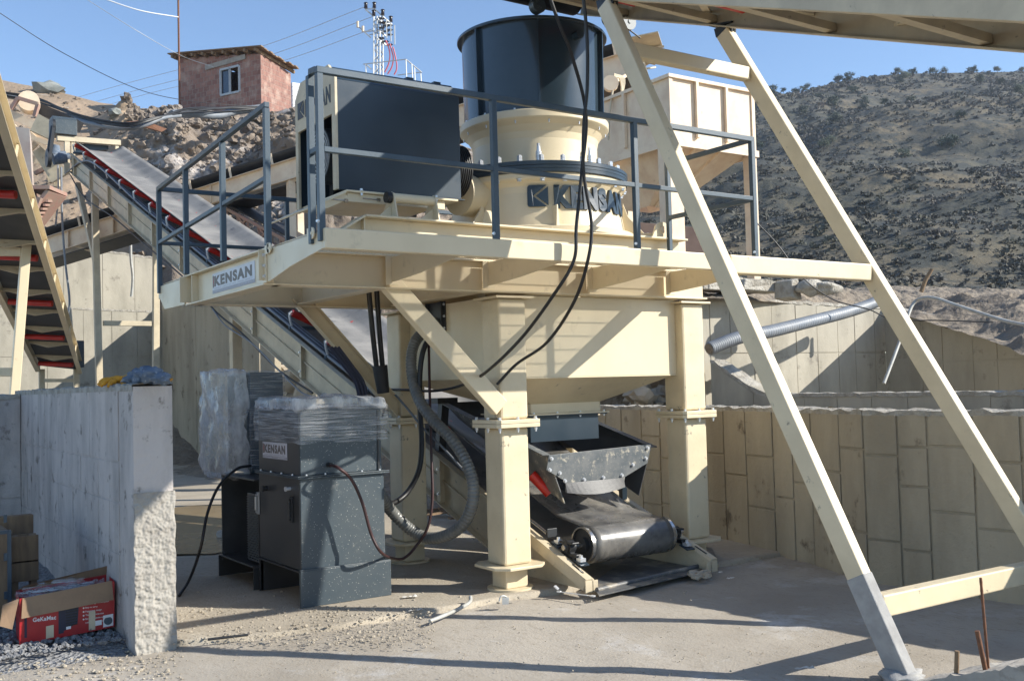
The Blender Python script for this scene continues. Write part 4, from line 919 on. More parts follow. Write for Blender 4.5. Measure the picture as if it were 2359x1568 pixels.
# feed tray above tail
tr=thing('feed_tray',(6.25,8.4,.6),'dusty dark steel feed tray with a bolted front plate above the conveyor tail','tray')
fy=7.80
FP=[gy(px,py,fy) for px,py in((1265,1048),(1500,1022),(1492,1066),(1440,1098),(1436,1119),(1303,1134),(1303,1108),(1259,1082))]
b=MB(); b.prism([V((p.x,fy,p.z)) for p in FP],(0,.01,0)); fp=b.build('front_plate',M['duststeel'],tr,bevel=.002)
for px,py in((1270,1056),(1266,1082),(1289,1089),(1301,1107),(1345,1104),(1389,1099),(1432,1094),(1457,1070),(1487,1055),(1491,1031)):
    p=gy(px,py,fy); boltobj((p.x,fy-.001,p.z),(0,-1,0),fp,.014,.016)
b=MB(); a_=gy(1303,1112,fy-.012); c_=gy(1437,1096,fy-.012); n=12
for k in range(n):
    t0,t1=k/n,(k+1)/n; f_=lambda t:(V((lerp(a_.x,c_.x,t),fy-.010-.01*math.sin(math.pi*t),a_.z+.0*t)),V((lerp(a_.x,c_.x,t),fy-.03-.03*math.sin(math.pi*t),a_.z-.09-.035*math.sin(math.pi*t))))
    (p0,p1),(p2,p3)=f_(t0),f_(t1); b.add([p0,p2,p3,p1,p0+V((0,.008,0)),p2+V((0,.008,0)),p3+V((0,.008,0)),p1+V((0,.008,0))],[(0,1,2,3),(7,6,5,4),(0,3,7,4),(1,5,6,2),(3,2,6,7),(0,4,5,1)],False)
b.build('rubber_flap',M['blackiron'],tr)
q=MB(); q.cyl(gx(1224,1092,5.66),gx(1266,1136,5.80),.05,n=18); q.build('roller',M['red'],cv)
lx0,lx1=FP[0].x,FP[1].x; zr0=FP[0].z; yB=9.7; rise=KS*.62
zt_=lambda y:zr0+rise*(y-fy)
def side(x,xi,sgn):
    b=MB(); pts=[(x,fy+.012,zt_(fy)),(x,yB,zt_(yB)+.05),(xi,yB,zl(yB)+.36),(xi,fy+.012,FP[7].z-.16 if False else zl(fy)+.30)]
    b.add([V(p) for p in pts]+[V(p)+V((sgn*.01,0,0)) for p in pts],[(0,1,2,3),(7,6,5,4),(0,4,5,1),(1,5,6,2),(2,6,7,3),(3,7,4,0)])
    b.bar(V((x+sgn*.035,fy+.0,zt_(fy)+.004)),V((x+sgn*.035,yB,zt_(yB)+.054)),.085,.010)
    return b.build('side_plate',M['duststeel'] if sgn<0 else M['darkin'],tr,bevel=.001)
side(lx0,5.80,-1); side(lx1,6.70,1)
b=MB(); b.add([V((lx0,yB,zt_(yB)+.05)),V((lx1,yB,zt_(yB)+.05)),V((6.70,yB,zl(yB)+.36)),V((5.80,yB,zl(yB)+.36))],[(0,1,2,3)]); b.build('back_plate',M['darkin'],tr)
for x,zt0 in((lx0-.0,1.0),(lx1+.02,.95)):
    b=MB(); xx_=XN+.0 if x<6 else XF; b.bar((xx_,8.35,zl(8.35)),(x,8.28,zt_(8.28)-.0),.06,.06,up=(0,1,0)); b.build('support_leg',M['slate'],tr)
b=MB(); b.bar((5.58,9.75,zl(9.75)),(5.62,9.72,1.62),.09,.09,up=(0,1,0)); b.box((5.5,9.64,1.62),(5.75,9.80,1.68)); b.build('support_leg',M['darkin'],tr)
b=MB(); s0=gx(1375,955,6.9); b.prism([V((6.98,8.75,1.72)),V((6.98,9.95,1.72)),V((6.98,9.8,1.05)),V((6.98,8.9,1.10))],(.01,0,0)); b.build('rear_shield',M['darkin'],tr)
# steel sheet lying under the tail
b=MB(); P_=[gz(px,py,.012) for px,py in((1380,1372),(1580,1325),(1655,1296),(1640,1262),(1500,1250),(1360,1345))]
b.prism([V((p.x,p.y,.008)) for p in P_],(0,0,.012)); tag(b.build('steel_sheet',M['plate']),'dusty grey steel sheet lying under the conveyor tail','sheet metal')
b=MB(); c1=gz(1375,1358,.03); c2=gz(1625,1300,.03); b.cyl(c1,c2,.022,n=12); tag(b.build('steel_tube',M['plate']),'grey steel tube along the front edge of the flat sheet','tube')
# ================================================================ OVERHEAD CONVEYOR + SUPPORT FRAME
random.seed(21)
OD=V((.16,1,.387)); OL=V((5.06,6.1,4.90)); OR=V((6.34,6.1,4.90))
oc=thing('overhead_conveyor',(5.7,2,3.2),'cream belt conveyor passing overhead towards the slate feed drum','conveyor')
y0,y1=-8,2.4
for P,sd in((OL,1),(OR,1)):
    b=MB(); channel(b,P+OD*y0,P+OD*y1,.26,.07,(-1 if P is OR else 1,0,0),.012); b.build('side_frame',M['dustcream'],oc,bevel=.002)
for y in(-5.2,-3.9,-2.6,-1.3,0.1,1.5):
    b=MB(); b.bar(OL+OD*y+V((.02,0,-.08)),OR+OD*(y+.01)+V((-.02,0,-.08)),.06,.06); b.build('cross_member',M['dustcream'],oc)
for y in(-3.2,-1.1):
    b=MB(); b.bar(OL+OD*y+V((.02,0,-.02)),OR+OD*(y+1.3)+V((-.02,0,-.02)),.06,.02); b.build('diagonal_stay',M['dustcream'],oc); b=MB(); b.bar(OL+OD*(y+1.3)+V((.02,0,.02)),OR+OD*y+V((-.02,0,.02)),.06,.02); b.build('diagonal_stay',M['dustcream'],oc)
b=MB(); 
def xs(y,u,z): return OL.lerp(OR,.5+u/2)+OD*y+V((0,0,z))
NU=8; ys=[y0+.5*i for i in range(22)]
for y in ys:
    for k in range(NU+1): u=-1+2*k/NU; b.v.append(xs(y,u*1.0,.142+.01*max(0,(abs(u)-.4)/.6)))
for j in range(len(ys)-1):
    for i in range(NU): b.f.append([j*(NU+1)+i,j*(NU+1)+i+1,(j+1)*(NU+1)+i+1,(j+1)*(NU+1)+i]); b.sm.append(True)
o=b.build('belt',M['beltdark'],oc); s=o.modifiers.new('t','SOLIDIFY'); s.thickness=.012
b=MB(); b.cyl(xs(y1,-.85,.02),xs(y1,.85,.02),.17,n=24); b.build('head_pulley',M['beltdark'],oc)
b=MB()
for y in(-4,-2.2,-.4,1.2): b.cyl(xs(y,-.8,.02),xs(y,.8,.02),.045,n=12)
b.build('return_rollers',M['red'],oc)
# scraper arms hanging below the head
def arm(px0,py0,px1,py1,Y,wd,r):
    p=gy(px0,py0,Y);q=gy(px1,py1,Y); b=MB(); b.bar(p,q,.02,wd,up=(0,1,0)) if False else b.prism([p+V((0,0,wd/2)),q+V((0,0,wd*.6)),q-V((0,0,wd*.6)),p-V((0,0,wd/2))],(0,.02,0)); b.cyl(q+V((0,-.006,0)),q+V((0,.07,0)),r,n=24); b.cyl(q+V((0,-.014,0)),q+V((0,-.007,0)),r*.25,n=12); return b.build('scraper_arm',M['tank'],oc,bevel=.003)
arm(1200,-45,1242,12,7.9,.10,.075); arm(1392,10,1450,50,7.9,.12,.085)
b=MB(); p=gy(1412,40,7.95); b.cyl(p,p+V((0,.1,0)),.07,n=20); b.cyl(p+V((0,-.01,0)),p,.03,n=12); b.build('take_up_bearing',M['blackiron'],oc)
b=MB(); b.bar(gy(1398,55,8.1),gy(1452,38,8.1)+V((.1,.4,0)),.05,.06); b.build('scraper_bar',M['duststeel'],oc)
b=MB(); b.tube([gy(1410,44,7.93),gy(1440,62,7.93),gy(1475,88,7.93)],.008,6); b.build('take_up_rod',M['black'],oc)
# frame
sf=thing('support_frame',(6,3.93,0),'cream leaning box section frame propping up the overhead conveyor','support frame')
FL,TLp=V((5.402,3.933,0)),V((5.06,6.1,4.72)); FR,TRp=V((7.47,3.933,0)),V((6.34,6.1,4.72))
def leg(a,bb,nm):
    mb=MB(); d=(bb-a); mb.bar(a-d*.01,bb,.135,.085,up=(1,0,0)); return mb.build(nm,M['creamlow'],sf,bevel=.010)
lg1=leg(FL,TLp,'leg'); lg2=leg(FR,TRp,'leg')
for z,hh,dd in((4.37-.05,.11,.085),(2.60,.13,.10),(.385,.135,.10)):
    a_=FL.lerp(TLp,z/4.72); b_=FR.lerp(TRp,z/4.72); mb=MB(); mb.bar(a_+V((.045,0,0)),b_-V((.045,0,0)),dd,hh); mb.build('cross_beam',M['creamlow'],sf,bevel=.010)
for P in(TLp,TRp):
    q=MB(); q.prism([P+V((-.012,-.09,-.02)),P+V((-.012,.09,-.02)),P+V((-.012,.11,.06)),P+V((-.012,-.11,.06))],(.02,0,0)); q.bar(P+V((0,-.13,.045)),P+V((0,.13,.09)),.10,.015); q.prism([P+V((.03,-.07,-.08)),P+V((.03,.07,-.08)),P+V((.03,.10,.06)),P+V((.03,-.10,.06))],(.02,0,0)); q.build('pivot_bracket',M['blackiron'],sf,bevel=.002)
mb=MB(); d=(TLp-FL).normalized(); mb.bar(FL-d*.04,FL+d*.62,.142,.092,up=(1,0,0)); mb.build('cement_coat',M['mortar'],sf,bevel=.008)
mb=MB(); mb.blob(FL+V((0,0,.0)),.13,(1,1,.3),3,.3,2,5); mb.build('mortar_foot',M['mortar'],sf)
# kerb with rebar at bottom right
kb=MB(); p=dp(2095,1572,4.95); q=dp(2480,1512,4.25); n=40; dv=(q-p); nn=V((dv.y,-dv.x,0)).normalized(); 
if nn.y>0: nn=-nn
vs=[]
for i in range(n+1):
    c=p+dv*(i/n); 
    for k in range(6):
        o=c+nn*(.5*k/5); z=o.z+.018*noise.noise(V((i*.5,k*1.1,3)))+.012*noise.noise(V((i*1.5,k*2.,7))) if k<5 else o.z
        vs.append(V((o.x,o.y,z)))
fs=[(i*6+k,i*6+k+1,(i+1)*6+k+1,(i+1)*6+k) for i in range(n) for k in range(5)]
for k in(0,5):
    o=len(vs); vs+=[V((vs[i*6+k].x,vs[i*6+k].y,-.1)) for i in range(n+1)]; fs+=[(i*6+k,(i+1)*6+k,o+i+1,o+i) for i in range(n)]
for i in(0,n): o=len(vs); vs+=[V((vs[i*6+k].x,vs[i*6+k].y,-.1)) for k in(0,5)]; fs+=[(i*6,i*6+5,o+1,o)]
kb.add(vs,fs); tag(kb.build('concrete_footing',M['conclight']),'broken grey concrete footing in the bottom right corner','footing')
def rebar(x0,y0,x1,y1,d,r,m,label,nm,cat,g=None):
    a_=dp(x0,y0,d);b_=dp(x1,y1,d); mb=MB(); L=(b_-a_).length; k=max(2,int(L/.02)); mb.tube([a_.lerp(b_,i/k) for i in range(k+1)],r,8,rfun=(lambda i:r*(1.12 if i%2 else .94)) if nm=='rebar' else None); tag(mb.build(nm,M[m]),label,cat,g)
rebar(2259,1330,2278,1550,4.75,.0065,'rust','tall thin ribbed steel bar standing in the corner footing','rebar','rebar')
rebar(2251,1452,2272,1552,4.72,.011,'rust','leaning short rusty bar beside the tall thin ribbed bar','steel_bar','steel bar')
rebar(2205,1498,2203,1562,4.78,.011,'wood','short upright rusty stub left of the other bars in the footing','steel_bar','steel bar')
# ================================================================ CONVEYOR B (across the back)
cb=thing('belt_conveyor',dp(760,330,21.5),'faded cream belt conveyor crossing behind the crusher up to the storage bin','conveyor')
B0=dp(60,583,26.8); B1=dp(1472,139,20.3); fw=V((.557,.829,0)); Bd=(B1-B0)
for k,off in enumerate((0,1.0)):
    b=MB(); channel(b,B0+fw*off,B1+fw*off,.46,.09,(-fw if k==0 else fw),.012); s_=b.build('side_frame',M['creamold'],cb)
    for i in range(1,11):
        c=B0.lerp(B1,i/11)+fw*off; q=MB(); sg=-1 if k==0 else 1; q.bar(c+V((0,0,-.2))+fw*(sg*.05),c+V((0,0,.2))+fw*(sg*.05),.02,.08,up=fw); q.build('stiffener',M['creamold'],s_)
b=MB(); rows=60; NU=8
for j in range(rows+1):
    c=B0.lerp(B1,j/rows)+fw*.5
    for k in range(NU+1): u=-1+2*k/NU; b.v.append(c+fw*(u*.47)+V((0,0,.27+.24*max(0,(abs(u)-.35)/.65))))
for j in range(rows):
    for i in range(NU): b.f.append([j*(NU+1)+i,j*(NU+1)+i+1,(j+1)*(NU+1)+i+1,(j+1)*(NU+1)+i]); b.sm.append(True)
o=b.build('belt',M['beltdark'],cb); s=o.modifiers.new('t','SOLIDIFY'); s.thickness=.015
b=MB(); b.bar(B0+fw*.5+V((0,0,-.36)),B1+fw*.5+V((0,0,-.30)),.8,.02); b.build('return_belt',M['beltdark'],cb)
for i in range(14):
    c=B0.lerp(B1,(i+.6)/14); q=MB(); q.bar(c+V((0,0,.20)),c+V((-.06,0,.50)),.05,.03,up=fw); q.build('roller_bracket',M['creamold'],cb)
for i in range(5):
    c=B0.lerp(B1,(i+.5)/5); q=MB(); q.bar(c+V((0,0,-.19)),c+Bd.normalized()*.5+V((0,0,-.42))+fw*.3,.06,.05); q.build('return_bracket',M['creamold'],cb)
for t in(.5,.86):
    c=B0.lerp(B1,t)
    for off in(.05,.95):
        q=MB(); c2=c+fw*off; q.bar(c2+V((0,0,-.2)),V((c2.x,c2.y,-.1)),.16,.16,up=(0,1,0)); q.build('leg',M['creamold'],cb)
q=MB()
for k in range(9): q.bar(B1+V((random.uniform(-.1,.15),0,random.uniform(-.1,.35)))+fw*random.uniform(0,.9),B1+Bd.normalized()*random.uniform(.3,.6)+V((0,0,random.uniform(-.05,.25)))+fw*random.uniform(0,.9),random.uniform(.04,.1),.03)
q.bar(B1+V((-.1,0,.3)),B1+Bd.normalized()*.45+V((0,0,.28)),.9,.02); q.bar(B1+V((0,0,.2)),B1+V((.35,0,-.75)),.05,.22,up=fw); q.build('head_scrap_guard',M['dustcream'],cb)
c=dp(1407,191,19.6); q=MB(); q.cyl(c,c+fw*.12,.15,n=20); q.bar(c+fw*.06,B1+Bd.normalized()*-.2+V((0,0,-.2)),.06,.06); q.build('guide_wheel',M['creamold'],cb)
q=MB(); 
for k in range(5): q.tube(curve([c+V((.08,0,.1+.02*k)),c+V((.22+.03*k,0,.12)),c+V((.26,0,-.12-.03*k)),c+V((.2+.02*k,0,-.3))],4),.018,5)
q.tube([c+V((.05,0,-.1)),c+V((-.05,0,-.6)),c+V((-.1,0,-1.1))],.02,5); q.build('tied_rope',M['dustcream'],cb)
# ================================================================ CONVEYOR C (left, seen from below)
cc=thing('belt_conveyor',dp(120,700,19),'steep cream belt conveyor seen from below at the left edge','conveyor')
TL_=dp(92,842,24); TR_=dp(180,846,24); ax_=(TR_-TL_); HR_=dp(18,330,11.8); HL_=HR_-ax_; CDv=(HR_-TR_); cu=(CDv.normalized().cross(ax_.normalized()));
if cu.z<0: cu=-cu
HR_=TR_+CDv*1.25; HL_=HR_-ax_
for a_,b_,sg in((TL_,HL_,-1),(TR_,HR_,1)):
    b=MB(); channel(b,a_,b_,.30,.09,ax_.normalized()*sg,.012); s_=b.build('side_frame',M['cream'],cc,bevel=.002)
    L=(b_-a_).length; k=0
    for i in range(1,9):
        c=a_.lerp(b_,i/9); q=MB(); q.bar(c-cu*.14+ax_.normalized()*sg*.05,c+cu*.14+ax_.normalized()*sg*.05,.02,.08,up=CDv.normalized()); q.build('stiffener',M['cream'],s_)
for i in range(1,12):
    c0=TL_.lerp(HL_,i/12); c1=TR_.lerp(HR_,i/12); m_=(c0+c1)/2
    q=MB(); q.bar(c0-cu*.04,c1-cu*.04,.06,.07,up=cu); q.bar(c0-cu*.02,m_-cu*.12,.05,.06,up=cu); q.bar(m_-cu*.12,c1-cu*.02,.05,.06,up=cu); q.build('cross_member',M['dustcream'],cc)
    if i%2==0: continue
    c0=TL_.lerp(HL_,(i-.45)/12); c1=TR_.lerp(HR_,(i-.45)/12)
    q=MB(); q.cyl(c0.lerp(c1,.07)-cu*.10,c0.lerp(c1,.93)-cu*.10,.055,n=14); q.build('return_roller',M['red'],cc)
q=MB(); q.bar((TL_+TR_)/2-cu*.02,(HL_+HR_)/2-cu*.02,.78,.015,up=cu); q.build('return_belt',M['beltdark'],cc)
b=MB(); rows=30
for j in range(rows+1):
    c=((TL_+TR_)/2).lerp((HL_+HR_)/2,j/rows)
    for k in range(9): u=-1+2*k/8; b.v.append(c+ax_*(u*.47)+cu*(.2+.2*max(0,(abs(u)-.35)/.65)))
for j in range(rows):
    for i in range(8): b.f.append([j*9+i,j*9+i+1,(j+1)*9+i+1,(j+1)*9+i]); b.sm.append(True)
o=b.build('belt',M['beltdark'],cc); s=o.modifiers.new('t','SOLIDIFY'); s.thickness=.015
q=MB(); q.box(TR_+V((-.1,-.1,-.0)),TR_+V((.12,.3,.62))); q.build('tail_guard',M['slate'],cc,bevel=.02)
for px0,py0,px1,py1,d in((62,545,33,912,15.3),(-120,545,-160,912,15.3+.0)):
    a_=dp(px0,py0,d); b_=dp(px1,py1,d); b_=a_+(b_-a_)*((a_.z+.05)/(a_.z-b_.z)); q=MB(); q.bar(b_,a_,.13,.13,up=(0,1,0)); q.build('leg',M['cream'],cc,bevel=.01)
for (ya,yb_) in((578,580),(857,857)):
    a_=dp(-125,ya,15.3); b_=dp(52 if ya<600 else 32,yb_,15.3); q=MB(); q.bar(a_,b_,.11,.13); q.build('leg_cross_bar',M['cream'],cc,bevel=.01)
for px in(96,176):
    a_=dp(px,850,24); q=MB(); q.bar(V((a_.x,a_.y,0)),a_,.12,.12,up=(0,1,0)); q.build('leg',M['dustcream'],cc)
a_=dp(98,876,24);b_=dp(174,876,24); q=MB(); q.bar(a_,b_,.08,.08); q.build('leg_cross_bar',M['dustcream'],cc)
# ================================================================ STORAGE BIN
YBIN=13.4
bn=thing('storage_bin',(16,YBIN+1,3),'faded cream storage bin with a funnel standing on tall posts','bin')
pz=lambda u,v:((2400+u/1.65)/1.7364,(150+v/1.65)/1.7364)
c_tl=gy(*pz(455,232),YBIN); c_tr=gy(*pz(1003,375),YBIN); c_bl=gy(*pz(458,660),YBIN); c_br=gy(*pz(1000,758),YBIN)
bx0,bx1=c_tl.x,c_tr.x; bz1=(c_tl.z+c_tr.z)/2; bz0=(c_bl.z+c_br.z)/2; by1=YBIN+3.6
b=MB(); b.box((bx0,YBIN,bz0),(bx1,YBIN+.02,bz1)); b.box((bx0,YBIN+.021,bz0),(bx0+.02,by1,bz1)); b.box((bx1-.02,YBIN+.021,bz0),(bx1,by1,bz1)); b.box((bx0+.021,by1-.02,bz0),(bx1-.021,by1,bz1)); bw=b.build('bin_wall',M['creamold'],bn)
for u in(625,818):
    p=gy(*pz(u,300),YBIN); q=MB(); q.bar((p.x,YBIN-.04,bz0+.08),(p.x,YBIN-.04,bz1-.04),.06,.06,up=(0,1,0)); q.build('rib',M['creamold'],bw)
for y in(1.2,2.4): q=MB(); q.bar((bx0-.04,YBIN+y,bz0+.08),(bx0-.04,YBIN+y,bz1-.04),.06,.06,up=(0,1,0)); q.build('rib',M['creamold'],bw)
q=MB(); q.box((bx0-.06,YBIN-.06,bz1-.04),(bx1+.05,YBIN-.001,bz1+.02)); q.box((bx0-.06,YBIN,bz1-.04),(bx0-.001,by1,bz1+.02)); q.box((bx0-.03,YBIN-.03,bz0),(bx0+.05,YBIN-.001,bz1-.041)); q.box((bx1-.05,YBIN-.03,bz0),(bx1+.03,YBIN-.001,bz1-.041)); q.build('rim_angle',M['creamold'],bw)
zb0=gy(*pz(470,715),YBIN).z
q=MB(); q.box((bx0-.05,YBIN-.07,zb0),(bx1+.06,YBIN-.01,bz0-.001)); q.box((bx0-.05,YBIN,zb0),(bx0-.002,by1,bz0-.001)); q.box((bx1,YBIN,zb0),(bx1+.05,by1,bz0-.001)); q.build('support_beam',M['creamold'],bn)
pf=gy(*pz(640,1112),YBIN+1.5); fx=pf.x; ox=.28; fz=pf.z-.1
q=MB(); T=[(bx0+.1,YBIN+.05,zb0+.1),(bx1-.05,YBIN+.05,zb0+.1),(bx1-.05,by1-.05,zb0+.1),(bx0+.1,by1-.05,zb0+.1)]; mx=(bx0+bx1)/2; B_=[(mx-ox,YBIN+1.5,fz),(mx+ox,YBIN+1.5,fz),(mx+ox,YBIN+2.1,fz),(mx-ox,YBIN+2.1,fz)]
q.add([V(p) for p in T+B_],[(i,(i+1)%4,(i+1)%4+4,i+4) for i in range(4)]); fn=q.build('funnel',M['creamold'],bn)
for t in(.28,.62):
    a_=V(T[0]).lerp(V(T[1]),t)+V((0,-.03,0)); b_=V(B_[0]).lerp(V(B_[1]),t)+V((0,-.03,0)); q=MB(); q.bar(a_,b_,.06,.06); q.build('rib',M['creamold'],fn)
for x,y in((bx0+.07,YBIN-.03),(bx1-.07,YBIN-.03),(bx0+.07,by1-.1),(bx1-.07,by1-.1)):
    q=MB(); wd=.30 if x<mx else .17; q.box((x-wd/2,y-.01,3.0),(x+wd/2,y+wd,zb0)); q.box((x-wd/2-.08,y-.05,2.9),(x+wd/2+.08,y+wd+.05,3.12)); q.build('post',M['creamold'],bn)
q=MB(); q.bar((bx0+.2,YBIN+.1,3.9),(bx1-.1,YBIN+.1,3.9),.08,.08); q.build('post_brace',M['creamold'],bn)
# brown steel box and scrap beyond, dark heap
q=MB(); a_=dp(1470,608,22); q.box(a_,a_+V((2.4,1.5,.9))); tag(q.build('steel_container',M['brickc'],bevel=.02),'rusty brown steel box partly seen behind the crusher body','container')
# ================================================================ HUT, MAST, WIRES
ht=thing('brick_hut',dp(540,250,46),'small unplastered red brick hut with a plank roof on the bank','hut')
D=46; px2x=lambda a,b,d=D: dp(a,b,d)
c0=dp(413,250,47.5); c1=dp(602,243,45.0); c2=dp(671,250,47.0)
zt0,zt1,zt2=dp(413,133,47.5).z,dp(602,122,45).z,dp(671,168,47.0).z; zb_=min(c0.z,c1.z,c2.z)-1.2
c3=c0+(c2-c1)
h0=V((c0.x,c0.y,0));h1=V((c1.x,c1.y,0));h2=V((c2.x,c2.y,0));h3=V((c3.x,c3.y,0))
def wallq(a,b_,za,zb2,nm):
    q=MB(); n=(b_-a).cross(V((0,0,1))).normalized(); q.prism([a+V((0,0,zb_)),b_+V((0,0,zb_)),b_+V((0,0,zb2)),a+V((0,0,za))],-n*.2); return q.build(nm,M['brick'],ht,origin=a)
u=(h1-h0).normalized(); L=(h1-h0).length
def uv(px,py):
    p=pln(px,py,h0,u) ; return p
def pln(x,y,p0,u_):
    n=V((u_.y,-u_.x,0)); d=ray(x,y); t=(p0-CAM).dot(n)/d.dot(n); return CAM+d*t
w0=pln(508,162,h0,u); w1=pln(552,211,h0,u); s0=(V((w0.x,w0.y,0))-h0).dot(u); s1=(V((w1.x,w1.y,0))-h0).dot(u)
nrm=V((u.y,-u.x,0)); 
if nrm.dot(V((CAM.x,CAM.y,0))-h0)<0: nrm=-nrm
q=MB()
def strip(sa,sb,za0,za1,zb0_,zb1_):
    a_=h0+u*sa;b2=h0+u*sb; q.prism([a_+V((0,0,za0)),b2+V((0,0,zb0_)),b2+V((0,0,zb1_)),a_+V((0,0,za1))],-nrm*.2)
top=lambda s:lerp(zt0,zt1,s/L)
strip(0,s0,zb_,top(0),zb_,top(s0)); strip(s1,L,zb_,top(s1),zb_,top(L)); strip(s0,s1,zb_,w1.z,zb_,w1.z); strip(s0,s1,w0.z,top(s0),w0.z,top(s1))
q.build('front_wall',M['brick'],ht,origin=h0)
wallq(h1,h2,zt1,zt2,'side_wall'); wallq(h2,h3,zt2,lerp(zt2,zt0,.9),'rear_wall'); wallq(h3,h0,lerp(zt2,zt0,.9),zt0,'side_wall')
q=MB(); f=.09
def wbar(sa,za,sb,zb2): q.bar(h0+u*sa+V((0,0,za))+nrm*.01,h0+u*sb+V((0,0,zb2))+nrm*.01,.08,f)
wbar(s0,w0.z,s1,w0.z); wbar(s0,w1.z,s1,w1.z); wbar(s0,w0.z,s0,w1.z); wbar(s1,w0.z,s1,w1.z); wbar((s0+s1)/2,w0.z,(s0+s1)/2,w1.z); wn=q.build('window_frame',M['galv'],ht)
q=MB(); a_=h0+u*(s0+.05)-nrm*.04; b_=h0+u*((s0+s1)/2-.04)-nrm*.04; q.prism([a_+V((0,0,w1.z)),b_+V((0,0,w1.z)),b_+V((0,0,w0.z)),a_+V((0,0,w0.z))],-nrm*.01); q.build('pane',M['glass'],wn)
q=MB(); a_=h0+u*(s0-.9)+nrm*.03; q.bar(h0+u*(s0-.9)+nrm*.03+V((0,0,w0.z+.25)),h0+u*(s1+.4)+nrm*.03+V((0,0,w0.z+.33)),.06,.22); q.build('lintel',M['conclight'],ht)
q=MB(); ov=.35; r0=h0-u*ov+nrm*ov; r1=h1+u*ov+nrm*ov; r2=h2+u*ov-nrm*.2; r3=h3-u*ov-nrm*.2
R0,R1,R2,R3=[V((p.x,p.y,z+.12)) for p,z in((r0,zt0),(r1,zt1),(r2,zt2),(r3,lerp(zt2,zt0,.9)))]
NB=13
for k in range(NB):
    t0,t1=k/NB,(k+.9)/NB; dz=V((0,0,random.uniform(0,.05))); a_,b_,c_,d_=R0.lerp(R3,t0),R1.lerp(R2,t0),R1.lerp(R2,t1),R0.lerp(R3,t1); e=(b_-a_).normalized()*random.uniform(-.1,.12); q.prism([a_+dz,b_+dz+e,c_+dz+e,d_+dz],(0,0,.05))
q.build('plank_roof',M['wood'],ht)
for k in range(9):
    t=(k+.5)/9; q=MB(); a_=R0.lerp(R1,t); b_=R3.lerp(R2,t); dv=(a_-b_).normalized(); q.bar(a_+dv*.05-V((0,0,.08)),b_-V((0,0,.08)),.1,.13); q.build('rafter',M['wood'],ht)
q=MB(); a_=dp(674,205,50); 
for k in range(7): q.box(a_+V((0,0,-1.2+k*.22)),a_+V((1.4,2,-1.2+k*.22+.2)))
tag(q.build('white_cabin',M['white']),'edge of a white ribbed cabin behind the brick hut','cabin')
q=MB(); p0=dp(412,128,45.9); p1=dp(410,-60,45.9); q.cyl(V((p0.x,p0.y,p0.z-3)),p1,.045,n=8)
k=0
tag(q.build('mast_pole',M['rust']),'thin rusty pole rising from the left corner of the hut','pole')
def wire(pts,r,m,label,nm='overhead_wire',cat='wire',g=None,n=14):
    q=MB(); q.tube(curve(pts,n),r,5); return tag(q.build(nm,M[m]),label,cat,g)
wire([dp(230,-6,44),dp(320,24,44.5),dp(411,40,45.8)],.025,'white','white cable sagging to the top of the rusty pole')
wire([dp(170,-20,44),dp(300,62,44),dp(412,126,45.8),dp(492,155,44.8)],.012,'galv','faint pale wire running from the sky to the hut front')
wire([dp(-20,18,30),dp(150,125,32),dp(330,210,36),dp(480,238,39),dp(605,245,41)],.012,'black','long dark wire sagging from the top left corner to the bank')
for i,(a_,b_,lab) in enumerate((((275,197),(846,14),'uppermost'),((297,213),(860,38),'middle'),((330,219),(872,62),'lowest'))):
    wire([dp(a_[0]-260,a_[1]+75,110),dp(a_[0],a_[1],95),dp((a_[0]+b_[0])/2+20,(a_[1]+b_[1])/2+9,80),dp(b_[0],b_[1],65)],.02,'galv','%s of the three power lines reaching the lattice pylon'%lab,'power_line','power line','power lines')
# pylon
py=thing('lattice_pylon',dp(876,170,65),'grey lattice pylon with stacked brown insulators behind the guard box','pylon')
dP=65; sc=dP/F0
def pp(x,y,dd=0): return dp((1300+x/4.48)/1.7364,(y/4.48)/1.7364,dP+dd)
q=MB()
legs=[(875,0),(985,.0),(935,.9),(1040,.9)]
for x,dd in legs: q.bar(pp(x,1500,dd),pp(x,290,dd),.07,.07,up=(0,1,0))
n=9
for k in range(n):
    ya,yb_=290+k*115,290+(k+1)*115
    for (xa,da),(xb,db) in(((875,0),(985,0)),((935,.9),(1040,.9)),((875,0),(935,.9)),((985,0),(1040,.9))):
        s_=k%2; q.bar(pp(xa if s_ else xb,ya,da if s_ else db),pp(xb if s_ else xa,yb_,db if s_ else da),.04,.04)
q.build('lattice',M['galv'],py)
q=MB(); q.bar(pp(720,170),pp(870,290),.08,.08); q.bar(pp(880,160,.5),pp(1040,300,.5),.08,.08); q.bar(pp(720,170),pp(885,158),.05,.05); q.bar(pp(1040,300,.5),pp(1200,440,.8),.07,.07); q.bar(pp(945,400),pp(1200,440,.8),.06,.06); q.build('top_arm',M['galv'],py)
q=MB(); q.bar(pp(610,490),pp(820,680),.07,.07); q.bar(pp(680,570),pp(880,553),.07,.07); q.bar(pp(790,625),pp(880,615),.05,.05); q.build('side_arm',M['galv'],py)
for x,y,dd in((732,150,0),(884,145,.4),(875,285,0),(1035,275,.5),(1180,395,.8)):
    q=MB()
    for k in range(4): q.cyl(pp(x,y-k*22,dd),pp(x,y-14-k*22,dd),.13-.008*k,.10,n=12)
    q.cyl(pp(x,y-88,dd),pp(x,y-104,dd),.15,.08,n=12); q.build('insulator',M['ceram'],py)
for x,ya,yb_ in((586,385,495),(679,470,570)): q=MB(); q.cyl(pp(x,yb_),pp(x,ya),.08,n=10); q.build('fuse',M['creamold'],py)
